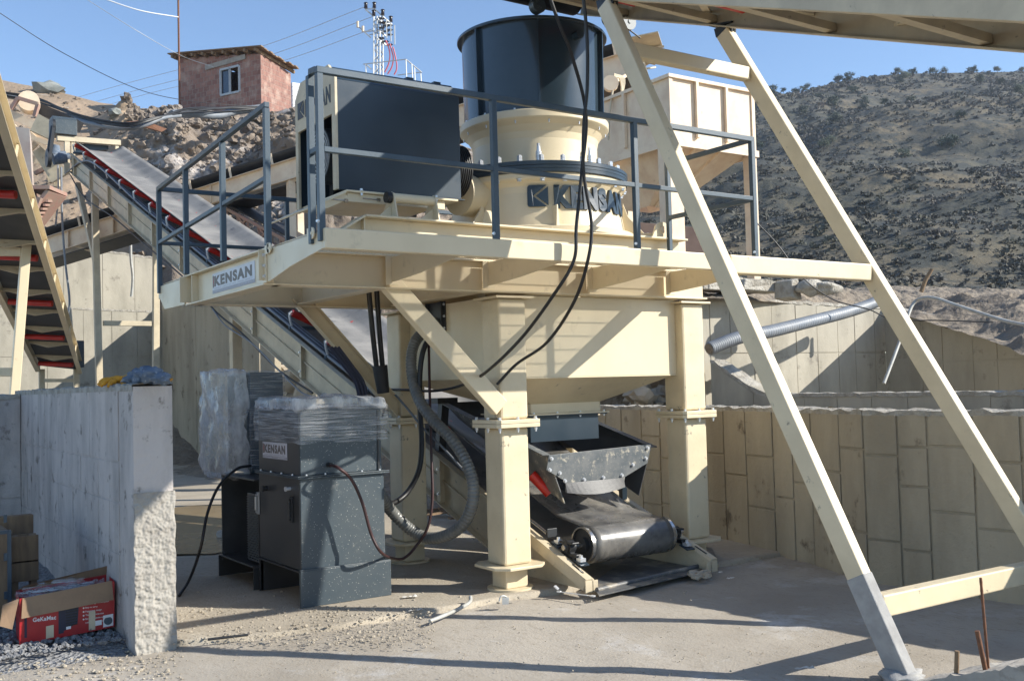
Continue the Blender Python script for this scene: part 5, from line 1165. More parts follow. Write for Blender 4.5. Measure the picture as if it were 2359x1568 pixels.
for row,(x,ys_) in enumerate(((1015,(335,410,505,688)),(1090,(400,470,565,747)),(1160,(455,540,625,803)))):
    for y in ys_: 
        q=MB()
        for k in range(4): q.cyl(pp(x-42+k*22,y,row*.3),pp(x-30+k*22,y,row*.3),.09,n=10)
        q.cyl(pp(x-50,y,row*.3),pp(x+58,y,row*.3),.035,n=8); q.build('insulator',M['ceram'],py)
    q=MB(); q.tube([pp(x+85,ys_[0],row*.3),pp(x+90,ys_[-1],row*.3)],.035,6); q.build('switch_rod',M['galv'],py)
for y in(340,540,700): q=MB(); q.bar(pp(945,y,.1),pp(1110,y+120,.6),.08,.08); q.build('cross_arm',M['galv'],py)
for i,(pts) in enumerate((((1090,730),(1140,850),(1165,1000),(1140,1150),(1070,1300)),((1165,790),(1195,900),(1225,1040),(1200,1200),(1125,1330)),((1220,850),(1255,980),(1285,1150),(1280,1260),(1240,1340)))):
    wire([pp(x,y) for x,y in pts],.045,'pinkcable','%s pink red cable hanging from the pylon insulators'%('left','middle','right')[i],'pylon_cable','cable','pylon cables',8)
wrr=thing('roof_railing',pp(1450,1300),'thin grey railing on a high platform behind the guard box','railing')
def rr(x0,y0,x1,y1,d0=-5,d1=-5,nm='rail'): q=MB(); q.bar(pp(x0,y0,d0),pp(x1,y1,d1),.05,.05,up=(0,1,0)); q.build(nm,M['galv'],wrr)
rr(685,1155,1450,1065); rr(1450,1065,1735,1300,-5,-2); rr(730,1155,740,1420,nm='post'); rr(865,1135,870,1420,nm='post'); rr(1450,1070,1465,1450,nm='post'); rr(1555,1150,1572,1450,-4,-4,'post'); rr(1605,1215,1615,1450,-3.5,-3.5,'post'); rr(1715,1300,1725,1480,-2,-2,'post'); rr(1300,1350,1700,1300,-2,-2); rr(740,1160,835,1245)
# ================================================================ BANK DETAILS: pipe bundle, plank, old equipment
wire([dp(px,py,d) for px,py,d in((-10,218,36),(60,232,36),(140,262,35),(200,283,34),(280,297,33.5),(330,290,33.5),(375,272,34),(415,266,35))],.075,'pipe','grey plastic conduit draped over the bank left of the hut','conduit_pipe','pipe')
wire([dp(px,py,d) for px,py,d in((395,263,35),(440,262,36),(500,266,37),(545,256,38),(600,250,39))],.15,'pipe','thick ribbed grey conduit along the bank top below the hut','conduit_pipe','pipe')
for k in range(5):
    wire([dp(px,py+random.uniform(-5,5),d-.3) for px,py,d in((-10,213,36),(90,232,36),(190,270,34.5),(290,288,33.5),(360,272,34),(430,255,35.5),(520,252,37.5),(600,248,39))],.03,'black',('%s black cable of the bundle lying along the grey conduit'%['first','second','third','fourth','fifth'][k]) if False else 'thin black cable in the loose bundle lying along the grey conduit','bundle_cable','cable','cables bundled along the conduit')
q=MB(); q.prism([dp(290,281,33.6),dp(330,277,33.8),dp(385,297,33.8),dp(372,304,33.4),dp(350,297,33.4)],(0,.3,.06)); tag(q.build('plank',M['rust']),'rusty brown sheet sticking out of the rocky bank','board')
# old pinkish truss conveyor on the bank
pt=thing('truss_conveyor',dp(600,520,24),'old pink lattice conveyor frame lying behind the railing','conveyor')
a0,a1=dp(520,480,24.5),dp(700,575,23); b0,b1=dp(527,510,24.5),dp(700,600,23)
q=MB(); q.bar(a0,a1,.08,.07); q.bar(b0,b1,.08,.07)
for k in range(7):
    t0,t1=k/7,(k+1)/7; q.bar(a0.lerp(a1,t0),b0.lerp(b1,t1) if k%2 else b0.lerp(b1,t0),.05,.05); q.bar(a0.lerp(a1,t1),b0.lerp(b1,t0) if k%2 else b0.lerp(b1,t1),.05,.05)
q.build('lattice_side',M['pinkpaint'],pt)
q=MB(); q.bar(a0+V((.3,.4,.22)),a1+V((.3,.4,.22)),.8,.03); q.build('belt',M['beltdark'],pt)
q=MB(); q.bar(b0+V((-.1,-.2,-.15)),b1+V((-.1,-.2,-.1)),.07,.09); q.build('lower_rail',M['creamold'],pt)
# old hopper + screening machine at the far left
oh=thing('old_hopper',dp(55,380,22),'pale pinkish steel hopper behind the steep left conveyor','hopper')
q=MB(); P_=[dp(8,288,22.5),dp(68,296,22.5),dp(72,382,22.5),dp(75,425,22.5),dp(30,400,22.5),dp(10,370,22.5)]; q.prism(P_,(.3,1.6,0)); q.build('side_plate',M['palehop'],oh)
q=MB(); q.prism([dp(-90,288,22.4),dp(8,288,22.5),dp(10,372,22.5),dp(-70,440,22.4)],(.3,1.6,0)); q.build('side_plate',M['palehop'],oh)
q=MB(); q.prism([dp(30,400,22.6),dp(78,428,22.6),dp(70,500,22.6),dp(40,520,22.6)],(.3,1.2,0)); q.build('chute',M['pinkpaint'],oh)
q=MB(); q.bar(dp(72,505,22.4),dp(92,455,22.4),.1,.1); q.bar(dp(80,440,23),dp(135,440,23),.9,.08,up=(0,0,1)); q.bar(dp(72,520,23),dp(130,445,23),.8,.08); 
for k in range(6): q.bar(dp(78+k*6,508-k*9,22.5),dp(92+k*6,508-k*9,23.2),.05,.05)
q.build('mesh_chute',M['pinkpaint'],oh)
om=thing('old_conveyor',dp(70,260,27),'old weathered conveyor head with a pink bracket on the left slope','conveyor')
def ob(x0,y0,x1,y1,w_,h_,m,nm,d=27,d1=None): q=MB(); q.bar(dp(x0,y0,d+3.6),dp(x1,y1,(d1 or d)+3.6),w_*1.12,h_*1.12,up=(0,0,1)); q.build(nm,M[m],om)
ob(0,252,200,345,.12,.22,'creamold','side_rail'); ob(-10,282,170,350,.12,.16,'creamold','side_rail',27.5); ob(88,250,180,290,.5,.28,'beltdark','belt',27.8); ob(28,300,150,345,.1,.12,'creamold','brace',26.8)
ob(25,252,42,226,.09,.09,'pinkpaint','bracket_post',26.6); ob(42,226,88,240,.09,.09,'pinkpaint','bracket_beam',26.6); ob(88,240,80,268,.09,.09,'pinkpaint','bracket_post',26.6)
q=MB(); c=dp(66,232,30.5); q.cyl(c,c+V((.1,.5,0)),.30,n=20); q.build('end_drum',M['creamold'],om)
ob(0,305,50,330,.1,.35,'dustcream','plate',27.6); ob(60,300,150,380,.1,.12,'creamold','brace',27.4); ob(95,340,140,410,.12,.5,'dustcream','guard_plate',27.6)
ob(60,355,110,300,.1,.12,'creamold','brace',27.9); ob(150,350,120,420,.1,.1,'creamold','brace',27.8); ob(10,262,40,300,.1,.1,'creamold','brace',27.2)
ob(88,300,118,420,.12,.12,'dustcream','post',28); ob(130,345,132,430,.12,.12,'dustcream','post',28)
ob(-40,330,165,395,.12,.2,'creamold','side_rail',28.3); ob(80,400,160,360,.1,.1,'pinkpaint','brace',28.2)
q=MB(); q.prism([dp(88,262,30),dp(130,285,30),dp(118,322,30),dp(70,300,30)],(0,.1,0)); q.build('guard_plate',M['dustcream'],om)
q=MB(); q.blob(on_bank(122,.985)+V((0,0,.15)),.5,(1.6,1,.75),2,.35,1.3,44); tag(q.build('boulder',M['boulder']),'grey green rock on the left skyline','rock')
q=MB(); q.blob(on_bank(277,.72)+V((0,0,.05)),.3,(1,1,.7),2,.35,1.2,54); tag(q.build('boulder',M['boulder']),'small grey rock half way up the tan slope','rock')
# hanging cables by the head of the main conveyor
for pts,r in((((133,380),(134,450),(128,520)),.02),(((141,385),(143,500),(150,600),(160,690),(155,740)),.025)):
    wire([dp(x,y,23.5) for x,y in pts],r,'pipe','grey cable hanging from the conveyor head' if r<.022 else 'long grey cable hanging from the conveyor head to the steep conveyor','hanging_cable','cable')
wire([dp(x,y,28.5) for x,y in((301,560),(302,600),(306,640),(303,683))],.04,'hosepale','pale pipe hanging on the upper concrete wall','hanging_pipe','pipe')
# ================================================================ CABLES ON THE MAIN CONVEYOR
random.seed(31)
for k in range(5):
    pts=[]; 
    for i in range(12):
        y=28.6-i*1.62; pts.append(V((XN+.03+.05*k*.6+.03*noise.noise(V((i,k,1))),y,zl(y)+.05+.03*abs(noise.noise(V((i*1.3,k,4)))))))
    pts=[gx(150,400,XN-.1+.02*k),gx(190,372,XN-.05+.02*k),gx(228,385,XN+.02*k)]+pts[4:]
    wire(pts,.022,'blackiron' if k%2 else 'pipe','%s dark cable of the bundle laid along the main conveyor side'%('outermost','second','middle','fourth','innermost')[k],'conveyor_cable','cable','cables along the main conveyor')
wire([gx(px,py,XN-.10) for px,py in((160,400),(195,455),(260,500),(330,560),(430,645),(500,720),(560,770),(640,850),(720,905))],.016,'black','thin black wire sagging below the main conveyor','conveyor_wire','wire')
wire([gx(px,py,XN-.12) for px,py in((490,712),(520,750),(580,790),(640,850),(690,900),(720,915))],.013,'pipe','grey wire looping under the main conveyor beside the platform','conveyor_wire','wire')
# two black rubber hoses dropping behind the platform
for a_,b_,lab in(((850,665),(868,846),'left'),((868,665),(882,846),'right')):
    wire([gy(a_[0],a_[1],9.1),gy((a_[0]+b_[0])/2-1,(a_[1]+b_[1])/2,9.1),gy(b_[0],b_[1],9.15)],.028,'black','%s of two thick black hoses dropping into a rubber sleeve'%lab,'rubber_hose','hose')
q=MB(); q.cyl(gy(875,842,9.15),gy(883,905,9.15),.075,.06,n=20); tag(q.build('rubber_sleeve',M['beltdark']),'grey rubber sleeve around the two thick hoses','sleeve')
for k,(dx) in enumerate((-8,0,8)):
    wire([gy(px+dx,py,9.0) for px,py in((770,800),(800,840),(828,880),(838,925),(842,960))],.022,'navy','%s of three dark blue hoses bending down behind the wrapped tank'%('left','middle','right')[k],'blue_hose','hose','dark blue hoses behind the tank')
# big ribbed hose
hp_=[gx(1005,740,hx0-.06),gx(975,765,5.0),gx(955,790,4.9),gx(947,830,4.85),gx(952,880,4.82),gx(968,925,4.78),gx(1000,970,4.78),gx(1040,1010,4.8),gx(1072,1060,4.82),gx(1089,1110,4.84),gx(1088,1160,4.84),gx(1068,1205,4.82),gx(1030,1232,4.78),gx(985,1238,4.72),gx(945,1218,4.62),gx(905,1180,4.45),gx(880,1145,4.25),gx(868,1130,4.15)]
pts=curve(hp_,26); q=MB(); q.tube(pts,.052,14,rfun=lambda i:.050 if i%4<2 else .056); tag(q.build('ribbed_hose',M['greyhose']),'thick grey ribbed hose looping down beside the front column','hose')
wire([gx(px,py,x) for px,py,x in((990,775,5.0),(975,810,4.9),(968,860,4.86),(968,940,4.84),(972,1020,4.82),(966,1080,4.78),(945,1125,4.70),(918,1152,4.55),(880,1168,4.3))],.028,'black','smooth black hose curving from the hopper plate to the cabinet','oil_hose','hose')
wire([gx(px,py,x) for px,py,x in((988,790,4.98),(990,900,4.86),(994,1050,4.8),(996,1150,4.76),(985,1215,4.7),(955,1262,4.6),(930,1285,4.45),(905,1285,4.3))]+[gy(px,py,8.0) for px,py in((878,1272),(855,1230),(835,1160),(810,1105),(780,1078))]+[gy(757,1070,8.19)],.014,'brownhose','thin brown hose hanging down and looping to the grey cabinet socket','oil_hose','hose')
# two black cables hanging in front
c1=[gy(1255,-40,6.0),gy(1290,60,6.05),gy(1318,130,6.1),gy(1350,262,6.2),gy(1340,400,6.25),gy(1328,520,6.28),gy(1322,600,6.30),gy(1275,680,6.45),gy(1200,780,6.9),gy(1118,858,7.45)]+[gx(px,py,4.93) for px,py in((1060,888),(1000,900),(940,898),(900,897))]
wire(c1,.014,'black','left black cable hanging past the drum and crossing behind the brace','power_cable','cable')
c2=[gy(1340,-40,6.0),gy(1352,80,6.05),gy(1353,200,6.1),gy(1345,290,6.15),gy(1345,400,6.2),gy(1363,520,6.22),gy(1352,610,6.25),gy(1320,700,6.5),gy(1260,788,7.0),gy(1190,838,7.4),gy(1145,885,7.56)]
wire(c2,.014,'black','right black cable hanging past the drum to the front column','power_cable','cable')
wire([gx(px,py,4.9) for px,py in((895,893),(930,930),(975,985),(1020,1030),(1075,1090))],.012,'pipe','grey cable slanting down behind the left column flange','power_cable','cable')
wire([gx(px,py,4.9) for px,py in((892,895),(888,925),(882,955),(875,975))],.012,'black','short black cable dropping behind the wrapped tank','power_cable','cable')
# ================================================================ CABINETS
cab=thing('hydraulic_cabinet',(3.7,8.8,0),'speckled slate grey hydraulic cabinet with its tank top wrapped in film','cabinet')
cx0,cx1,cy0,cy1=3.34,4.12,8.2,9.17
b=MB(); b.box((cx0+.003,cy0+.003,.30),(cx1,cy1,1.06)); lo=b.build('lower_cabinet',M['tank'],cab,bevel=.006)
b=MB(); b.box((cx0-.004,cy0+.01,.31),(cx0+.002,cy1-.01,1.055)); dr=b.build('door',M['tankside'],cab,bevel=.002)
b=MB(); b.box((cx0-.02,cy0-.03,-.0),(cx1+.035,cy0+.006,.30)); b.bar((cx0-.02,cy0-.012,.307),(cx1+.035,cy0-.012,.302),.035,.012) ; b.build('front_skirt',M['tank'],cab,bevel=.004)
b=MB(); b.box((cx0-.02,cy0+.007,.285),(cx1,cy1,.299)); b.prism([(cx0-.015,cy1-.02,-.0),(cx0+.02,cy1-.02,-.0),(cx0+.02,cy1-.02,.28),(cx0-.015,cy1-.02,.28)],(0,.015,0)); b.box((cx0,cy1-.02,0),(cx1,cy1-.01,.28)); b.build('base_frame',M['tankside'],cab)
b=MB(); b.box((cx0-.03,cy0-.03,1.061),(cx1+.04,cy1+.03,1.072)); b.box((cx0-.03,cy0-.03,1.076),(cx1+.04,cy1+.03,1.086)); fl_=b.build('flange',M['tank'],cab,bevel=.002)
for i in range(5): boltobj((cx0+.05+.17*i,cy0-.018,1.087),(0,0,1),fl_,.008,.008)
for i in range(4): boltobj((cx0-.018,cy0+.12+.25*i,1.087),(0,0,1),fl_,.008,.008)
b=MB(); b.box((cx0+.006,cy0+.0,1.087),(cx1-.02,cy1,1.62)); up=b.build('upper_tank',M['tank'],cab,bevel=.006)
b=MB(); b.box((cx0+.0,cy0+.01,1.09),(cx0+.005,cy1-.01,1.615)); b.build('tank_side',M['tankside'],up)
b=MB(); b.box((cx0-.015,cy0-.02,1.621),(cx1+.01,cy1+.02,1.64)); b.build('lid',M['tank'],cab,bevel=.004)
b=MB(); b.box((cx1-.06,cy0-.012,1.09),(cx1-.045,cy0-.001,1.61)); b.build('corner_trim',M['tankside'],up)
# handles, gauges
pa=gx(597,1155,cx0)
for px,py,ln,m_ in((596,1158,.20,'galv'),(673,1173,.22,'blackiron')):
    c=gx(px,py,cx0-.01); b=MB(); b.box((c.x-.014,c.y-.022,c.z-ln/2),(c.x+.002,c.y+.022,c.z+ln/2)); b.cyl((c.x-.028,c.y,c.z-ln*.3),(c.x-.028,c.y,c.z+ln*.3),.012,n=10); b.cyl((c.x-.028,c.y,c.z-ln*.38),(c.x-.01,c.y,c.z-ln*.38),.010,n=10); b.cyl((c.x-.028,c.y,c.z+ln*.38),(c.x-.01,c.y,c.z+ln*.38),.010,n=10); b.build('door_handle' if m_=='galv' else 'level_gauge',M[m_],dr,bevel=.002)
for px,py,r_ in((615,1124,.030),(669,1125,.020)):
    c=gx(px,py,cx0-.004); b=MB(); b.cyl((c.x,c.y,c.z),(c.x-.035,c.y,c.z),r_*.8,n=16); b.cyl((c.x-.035,c.y,c.z),(c.x-.05,c.y,c.z),r_,n=16); b.build('lock_knob',M['blackiron'] if r_>.025 else M['zinc'],dr)
c=gy(757,1070,cy0); b=MB(); b.cyl((c.x,cy0,c.z),(c.x,cy0-.05,c.z),.022,n=14); b.build('cable_socket',M['black'],up)
# sticker with writing
def sticker(org,ux,uy,wd,ht_,par,detail=True):
    n=V(ux).normalized().cross(V(uy).normalized()); o=V(org); ux=V(ux).normalized();uy=V(uy).normalized()
    b=MB(); b.prism([o,o+ux*wd,o+ux*wd+uy*ht_,o+uy*ht_],n*.002); s_=b.build('sign_panel',M['sticker'],par)
    k=ht_; b=MB(); e=o+n*.0022+ux*(k*.05)+uy*(k*.30); hh=k*.60; ww=hh*.30
    b.prism([e,e+ux*ww,e+ux*ww*.45+uy*hh*.5,e+ux*ww+uy*hh,e+uy*hh],n*.0006); b.build('emblem',M['ink'],s_)
    b=MB(); b.prism([e+ux*(ww*1.08)+uy*hh*.06,e+ux*(ww*1.08)+uy*hh*.94,e+ux*ww*.55+uy*hh*.5],n*.0007); b.build('emblem_point',M['inkred'],s_)
    b=MB(); text_on(b,'KENSAN',e+ux*(ww*1.35)+uy*(hh*.12),ux,uy,k*.66,.0008,k*.035,1.2,width=wd*.95-ww*1.35-k*.05-.01); b.build('lettering',M['ink'],s_)
    b=MB(); text_on(b,'MAKINA SANAYI TICARET LIMITED SIRKETI',e+ux*(ww*1.35)-uy*(k*.085),ux,uy,k*.085,.0006,0,1.2,width=wd*.95-ww*1.35-k*.05-.01); b.build('small_print',M['inkpale'],s_)
    b=MB(); b.prism([o+n*.0021,o+ux*wd+n*.0021,o+ux*wd+uy*k*.17+n*.0021,o+uy*k*.17+n*.0021],n*.0004); b.build('lower_band',M['inkpale'],s_)
    b=MB(); text_on(b,'www.kensan.com.tr',o+n*.003+ux*(wd*.07)+uy*(k*.05),ux,uy,k*.10,.0006,0,1,width=wd*.32); text_on(b,'+90 312 395 85 41',o+n*.003+ux*(wd*.62)+uy*(k*.05),ux,uy,k*.10,.0006,0,1,width=wd*.32); b.build('contact_print',M['ink'] if False else M['sticker'],s_)
    return s_
a_=gx(606,1052,cx0-.001); b_=gx(662,1052,cx0-.001)
sticker((cx0-.0015,a_.y,1.205),(0,-1,0),(0,0,1),abs(a_.y-b_.y),.145,up)
a_=gx(487,655,2.872)
sticker((2.872,8.96,2.665),(0,-1,0),(0,0,1),1.06,.175,plat)
# oil cooler rack behind
rk=thing('oil_cooler_rack',(3.5,9.7,0),'black steel shelf frame with a finned oil cooler beside the grey cabinet','rack')
ry0,ry1=9.19,10.12
b=MB(); b.box((3.30,ry0,.985),(4.0,ry1,1.0)); b.build('top_shelf',M['tankside'],rk,bevel=.002)
b=MB(); b.box((3.30,ry1-.02,.16),(3.95,ry1,.984)); b.build('end_panel',M['darkin'],rk)
b=MB(); b.box((3.28,ry0,.20),(4.0,ry1+.06,.215)); b.build('lower_shelf',M['tankside'],rk,bevel=.002)
b=MB(); b.box((3.28,ry1+.04,0),(3.9,ry1+.055,.198)); b.build('foot_plate',M['tankside'],rk); b=MB(); b.box((3.29,ry0+.02,0),(3.9,ry0+.03,.198)); b.build('foot_plate',M['tankside'],rk)
b=MB(); b.box((3.34,ry0+.01,.24),(3.48,ry0+.30,.86))
oc_=b.build('oil_cooler',M['tankside'],rk,bevel=.004)
for k in range(26): q=MB(); q.box((3.328,ry0+.02,.26+k*.0225),(3.339,ry0+.29,.266+k*.0225)); q.build('fin',M['tank'],oc_)
# electrical cabinet
ec=thing('electrical_cabinet',(3.85,10.5,1.0),'blue grey electrical cabinet wrapped in film standing on the cooler rack','cabinet')
EY=9.86; e0=gy(575,858,EY); e1=gy(655,1072,EY); ex0,ex1,ez0,ez1=e0.x,e1.x,1.006,e0.z
b=MB(); b.box((ex0,EY,ez0),(ex1,EY+.60,ez1)); b.build('enclosure',M['rail'],ec,bevel=.006)
b=MB(); b.box((ex0-.03,EY+.01,ez0+.02),(ex0-.003,EY+.58,ez1-.02)); dd_=b.build('door',M['tank'],ec,bevel=.005)
b=MB(); c=gx(560,1015,ex0-.03); b.box((c.x-.03,c.y-.02,c.z-.03),(c.x,c.y+.02,c.z+.03)); b.build('door_handle',M['black'],dd_)
def crumple(name,label,a,bb,amp=.03,drop=0,n=14,open_faces=(),seed=1,par=None,m='wrap'):
    """loose film skin around a box from a to bb"""
    a=V(a);bb=V(bb); bm=bmesh.new(); bmesh.ops.create_cube(bm,size=1); bmesh.ops.subdivide_edges(bm,edges=bm.edges[:],cuts=n,use_grid_fill=True)
    c=(a+bb)/2; s=(bb-a); kill=[]
    for f in bm.faces:
        nn=f.normal
        for ax_i,sg in open_faces:
            if nn[ax_i]*sg>.9: kill.append(f)
    bmesh.ops.delete(bm,geom=kill,context='FACES')
    mb=MB(); bm.verts.index_update(); vs=[]
    for v in bm.verts:
        p=V((c.x+v.co.x*s.x,c.y+v.co.y*s.y,c.z+v.co.z*s.z)); o=V((v.co.x,v.co.y,v.co.z)).normalized()
        k=noise.noise(p*5+V((seed,0,0)))+.6*noise.noise(p*13+V((0,seed,0))); p+=o*amp*(k+.35)
        if v.co.z<-.45: p.z+=drop*noise.noise(p*6+V((9,seed,1)))
        vs.append(p)
    mb.add(vs,[[v.index for v in f.verts] for f in bm.faces],True); bm.free(); return tag(mb.build(name,M[m],par),label,'plastic film')
crumple('plastic_wrap','clear stretch film wound around the top of the grey tank',(cx0-.02,cy0-.028,1.36),(cx1+.03,cy1+.03,1.665),.014,.03,16,((2,-1),),2)
crumple('plastic_wrap','loose clear film heaped over the lid of the grey tank',(cx0-.03,cy0-.02,1.655),(cx1+.02,cy1+.02,1.72),.05,.05,12,(),7,m='wrap2')
crumple('plastic_wrap','cloudy loose film bulging around the door of the electrical cabinet',(ex0-.26,EY-.01,ez0-.02),(ex0-.034,EY+.72,ez1+.02),.05,.08,18,(),4,m='wrap2')
crumple('plastic_wrap','tight clear film around the body of the electrical cabinet',(ex0-.01,EY-.015,ez0+.02),(ex1+.012,EY+.62,ez1+.015),.008,.03,16,(),9)
wire([gy(578,1072,9.5),gy(545,1080,9.45),gy(505,1118,9.3),gy(478,1180,9.2),gy(462,1260,9.1),gz(438,1330,.12),gz(412,1372,.01)],.014,'black','black cable drooping from the electrical cabinet down to the ground','power_cable','cable')
# ================================================================ CORRUGATED PIPE, HOSE, STICK ON THE RIGHT
pts=[dp(px,py,d) for px,py,d in((1634,803,13.8),(1700,778,14.1),(1780,762,14.6),(1860,742,15.2),(1940,722,16),(2000,703,16.6),(2032,688,17))]
pc=curve(pts,60); q=MB(); q.tube(pc,.09,16,rfun=lambda i:.084 if i%4<2 else .092); pr=q.build('corrugated_pipe',M['pipe']); tag(pr,'thick grey corrugated pipe slanting along the tall sunlit wall','pipe')
q=MB(); d=(pc[1]-pc[0]).normalized(); q.cyl(pc[0]-d*.005,pc[0]-d*.012,.07,n=24); o_=q.build('pipe_mouth',M['darkdirt'],pr)
wire([dp(px,py,d) for px,py,d in((2036,883,12.6),(2060,820,12.8),(2080,765,13),(2100,706,13.2),(2118,688,13.2),(2150,686,13),(2200,702,12.7),(2260,722,12.3),(2320,740,11.9),(2380,752,11.5))],.022,'hosepale','pale hose curling over the wall top and hanging down at right','garden_hose','hose')
wire([dp(px,py,15.5) for px,py in((1730,500),(1790,562),(1850,640),(1920,690),(2000,712),(2060,735),(2180,738),(2290,742))],.010,'black','thin dark wire running from the bin post over the right wall','loose_wire','wire')
q=MB(); q.tube([dp(2122,672,17),dp(2132,645,17),dp(2147,620,17)],.05,7,rfun=lambda i:(.038,.034,.03)[i]); tag(q.build('wooden_stick',M['wood']),'pale wooden stick standing in the churned earth at right','stick')
random.seed(41)
for i,(px,py,L,h_,lab) in enumerate(((1690,652,1.3,.22,'long flat broken concrete slab on the wall top near the bin post'),(1760,655,.9,.18,'pale concrete fragment on the wall top left of the angular block'),(1838,663,.30,.30,'angular pale concrete block on the middle of the wall top'),(1866,661,.55,.28,'rounded pale boulder right of the angular block'),(1905,664,.5,.2,'small pale stone on the wall top near the pipe end'))):
    q=MB(); p=dp(px,py,15.9); q.blob(p,.5,(L,.35,h_),3,.22,1.3,i+60) if i in(3,4) else q.prism([p+V((-L*.5,0,-h_*.5)),p+V((L*.5,.05,-h_*.6)),p+V((L*.52,.1,h_*.3)),p+V((L*.1,0,h_*.5)),p+V((-L*.45,0,h_*.4))],(0,.35,0)); tag(q.build('concrete_rubble',M['concbroken'],bevel=.02 if i<3 else 0),lab,'rubble')
# ================================================================ LEFT POCKET: carton, crate, pallet, gloves, cloth
ct=thing('carton_box',(1.5,8.35,0),'crushed red and blue printed carton with brown open flaps on the gravel','carton')
p0=gz(45,1487,.02); p1=gz(264,1458,.02); ux=(V((p1.x,p1.y,0))-V((p0.x,p0.y,0))); WL=ux.length; ux.normalize(); un=V((ux.y,-ux.x,0)); 
if un.dot(CAM-p0)<0: un=-un
O=V((p0.x,p0.y,.02)); UZ=(V((0,0,1))+un*.06).normalized(); Hc=.34
def cpt(u,v,n=0): return O+ux*u+UZ*v+un*n+V((0,0,.05*u/WL))
def cq(mb,u0,v0,u1,v1,n=0.0,t=.002): mb.add([cpt(u0,v0,n),cpt(u1,v0,n),cpt(u1,v1,n),cpt(u0,v1,n),cpt(u0,v0,n+t),cpt(u1,v0,n+t),cpt(u1,v1,n+t),cpt(u0,v1,n+t)],[(0,3,2,1),(4,5,6,7),(0,1,5,4),(1,2,6,5),(2,3,7,6),(3,0,4,7)])
b=MB(); cq(b,0,0,WL,Hc,-.004,.004); bk=-.36
b.add([cpt(0,0,bk),cpt(WL,0,bk),cpt(WL,Hc,bk),cpt(0,Hc,bk),cpt(0,0,bk-.004),cpt(WL,0,bk-.004),cpt(WL,Hc,bk-.004),cpt(0,Hc,bk-.004)],[(0,1,2,3),(7,6,5,4),(0,4,5,1),(1,5,6,2),(2,6,7,3),(3,7,4,0)])
b.add([cpt(0,0,0),cpt(0,0,bk),cpt(0,Hc,bk),cpt(0,Hc,0)],[(0,1,2,3)]); b.add([cpt(WL,0,0),cpt(WL,0,bk),cpt(WL,Hc,bk),cpt(WL,Hc,0)],[(0,1,2,3)]); b.add([cpt(0,.01,0),cpt(WL,.01,0),cpt(WL,.01,bk),cpt(0,.01,bk)],[(0,1,2,3)])
bx_=b.build('box_shell',M['boxred'],ct)
b=MB(); b.add([cpt(.02,Hc,.004),cpt(WL-.02,Hc+.01,.004),cpt(WL-.01,Hc-.13,.035),cpt(.01,Hc-.14,.035),cpt(.02,Hc,.0),cpt(WL-.02,Hc+.01,.0),cpt(WL-.01,Hc-.13,.031),cpt(.01,Hc-.14,.031)],[(0,1,2,3),(7,6,5,4),(0,4,5,1),(1,5,6,2),(2,6,7,3),(3,7,4,0)]); b.build('front_flap',M['card'],ct)
b=MB(); b.prism([cpt(0,Hc,-.02),cpt(-.11,Hc-.02,.01),cpt(-.13,Hc-.16,.04),cpt(-.05,Hc-.20,.05),cpt(-.01,Hc-.02,.02)],un*.004); b.build('side_flap',M['card'],ct)
b=MB(); b.add([cpt(0.01,Hc,bk),cpt(WL,Hc,bk),cpt(WL,Hc+.07,bk+.02),cpt(.05,Hc+.03,bk+.03)],[(0,1,2,3)]); b.build('rear_flap',M['card'],ct)
b=MB(); cq(b,WL*.05,.05,WL*.075,Hc-.11,.001); cq(b,WL*.40,.03,WL*.455,Hc-.10,.001); b.prism([cpt(WL*.44,.04,.001),cpt(WL*.60,.085,.001),cpt(WL*.62,Hc-.09,.001),cpt(WL*.46,Hc-.09,.001)],un*.0025); b.build('printed_machine',M['navy'],bx_)
b=MB(); 
for k in range(7): cq(b,WL*.475,.075+k*.02,WL*.60,.083+k*.02,.004)
b.build('printed_slots',M['black'],bx_)
b=MB(); cq(b,WL*.475,.175+.04,WL*.59,.20+.035,.0045); b.build('printed_panel',M['inkpale'],bx_)
b=MB(); cq(b,WL*.48,.19+.035,WL*.505,.225+.03,.005); cq(b,WL*.48,.052,WL*.53,.072,.004); cq(b,WL*.875,.012,WL*.985,.10,.001); cq(b,WL*.735,.035,WL*.86,.072,.001)
text_on(b,'GeKaMac',cpt(WL*.135,.155,.001),ux,UZ,.042,.001,.0009,1.05,width=WL*.24)
for k,tx in enumerate(('Low energy consumption','Easy to carry','Ergonomic design','Thermal protection','Excellent results with')):
    cc_=cpt(WL*.665,.213-k*.028,.0015); b.cyl(cc_,cc_+un*.001,.006,n=10); text_on(b,tx,cpt(WL*.685,.208-k*.028,.001),ux,UZ,.016,.0008,.0001,1)
text_on(b,'rutile and cellulosic',cpt(WL*.685,.208-5*.028,.001),ux,UZ,.016,.0008,.0001,1)
b.build('printed_text',M['white'],bx_)
b=MB(); cc_=cpt(WL*.93,.055,.0035); b.cyl(cc_,cc_+un*.001,.030,n=24); b.build('printed_badge',M['rail'],bx_)
b=MB(); cq(b,WL*.27,.015,WL*.35,.105,.0035,.001); cq(b,WL*.72,.01,WL*.79,.15,.0035,.001); b.build('tape_strip',M['dustcream'],bx_)
q=MB(); 
for k in range(7): q.blob(cpt(WL*(.15+.1*k),.30+.03*math.sin(k*2),-.18),.09,(1.2,.8,.6),3,.5,2.5,k+3)
tag(q.build('plastic_bag',M['wrap']),'crumpled clear plastic bags stuffed in the carton','bag')
cr_=thing('wooden_crate',(1.0,9.2,0),'plywood crate with blue steel edges cut off by the left picture edge','crate')
k0=gz(27,1442,0); xR=k0.x; yF=k0.y; Hk=gy(25,1222,yF).z
b=MB(); b.box((xR-.9,yF,.02),(xR-.012,yF+.6,Hk)); b.build('plywood_body',M['wood'],cr_)
b=MB(); 
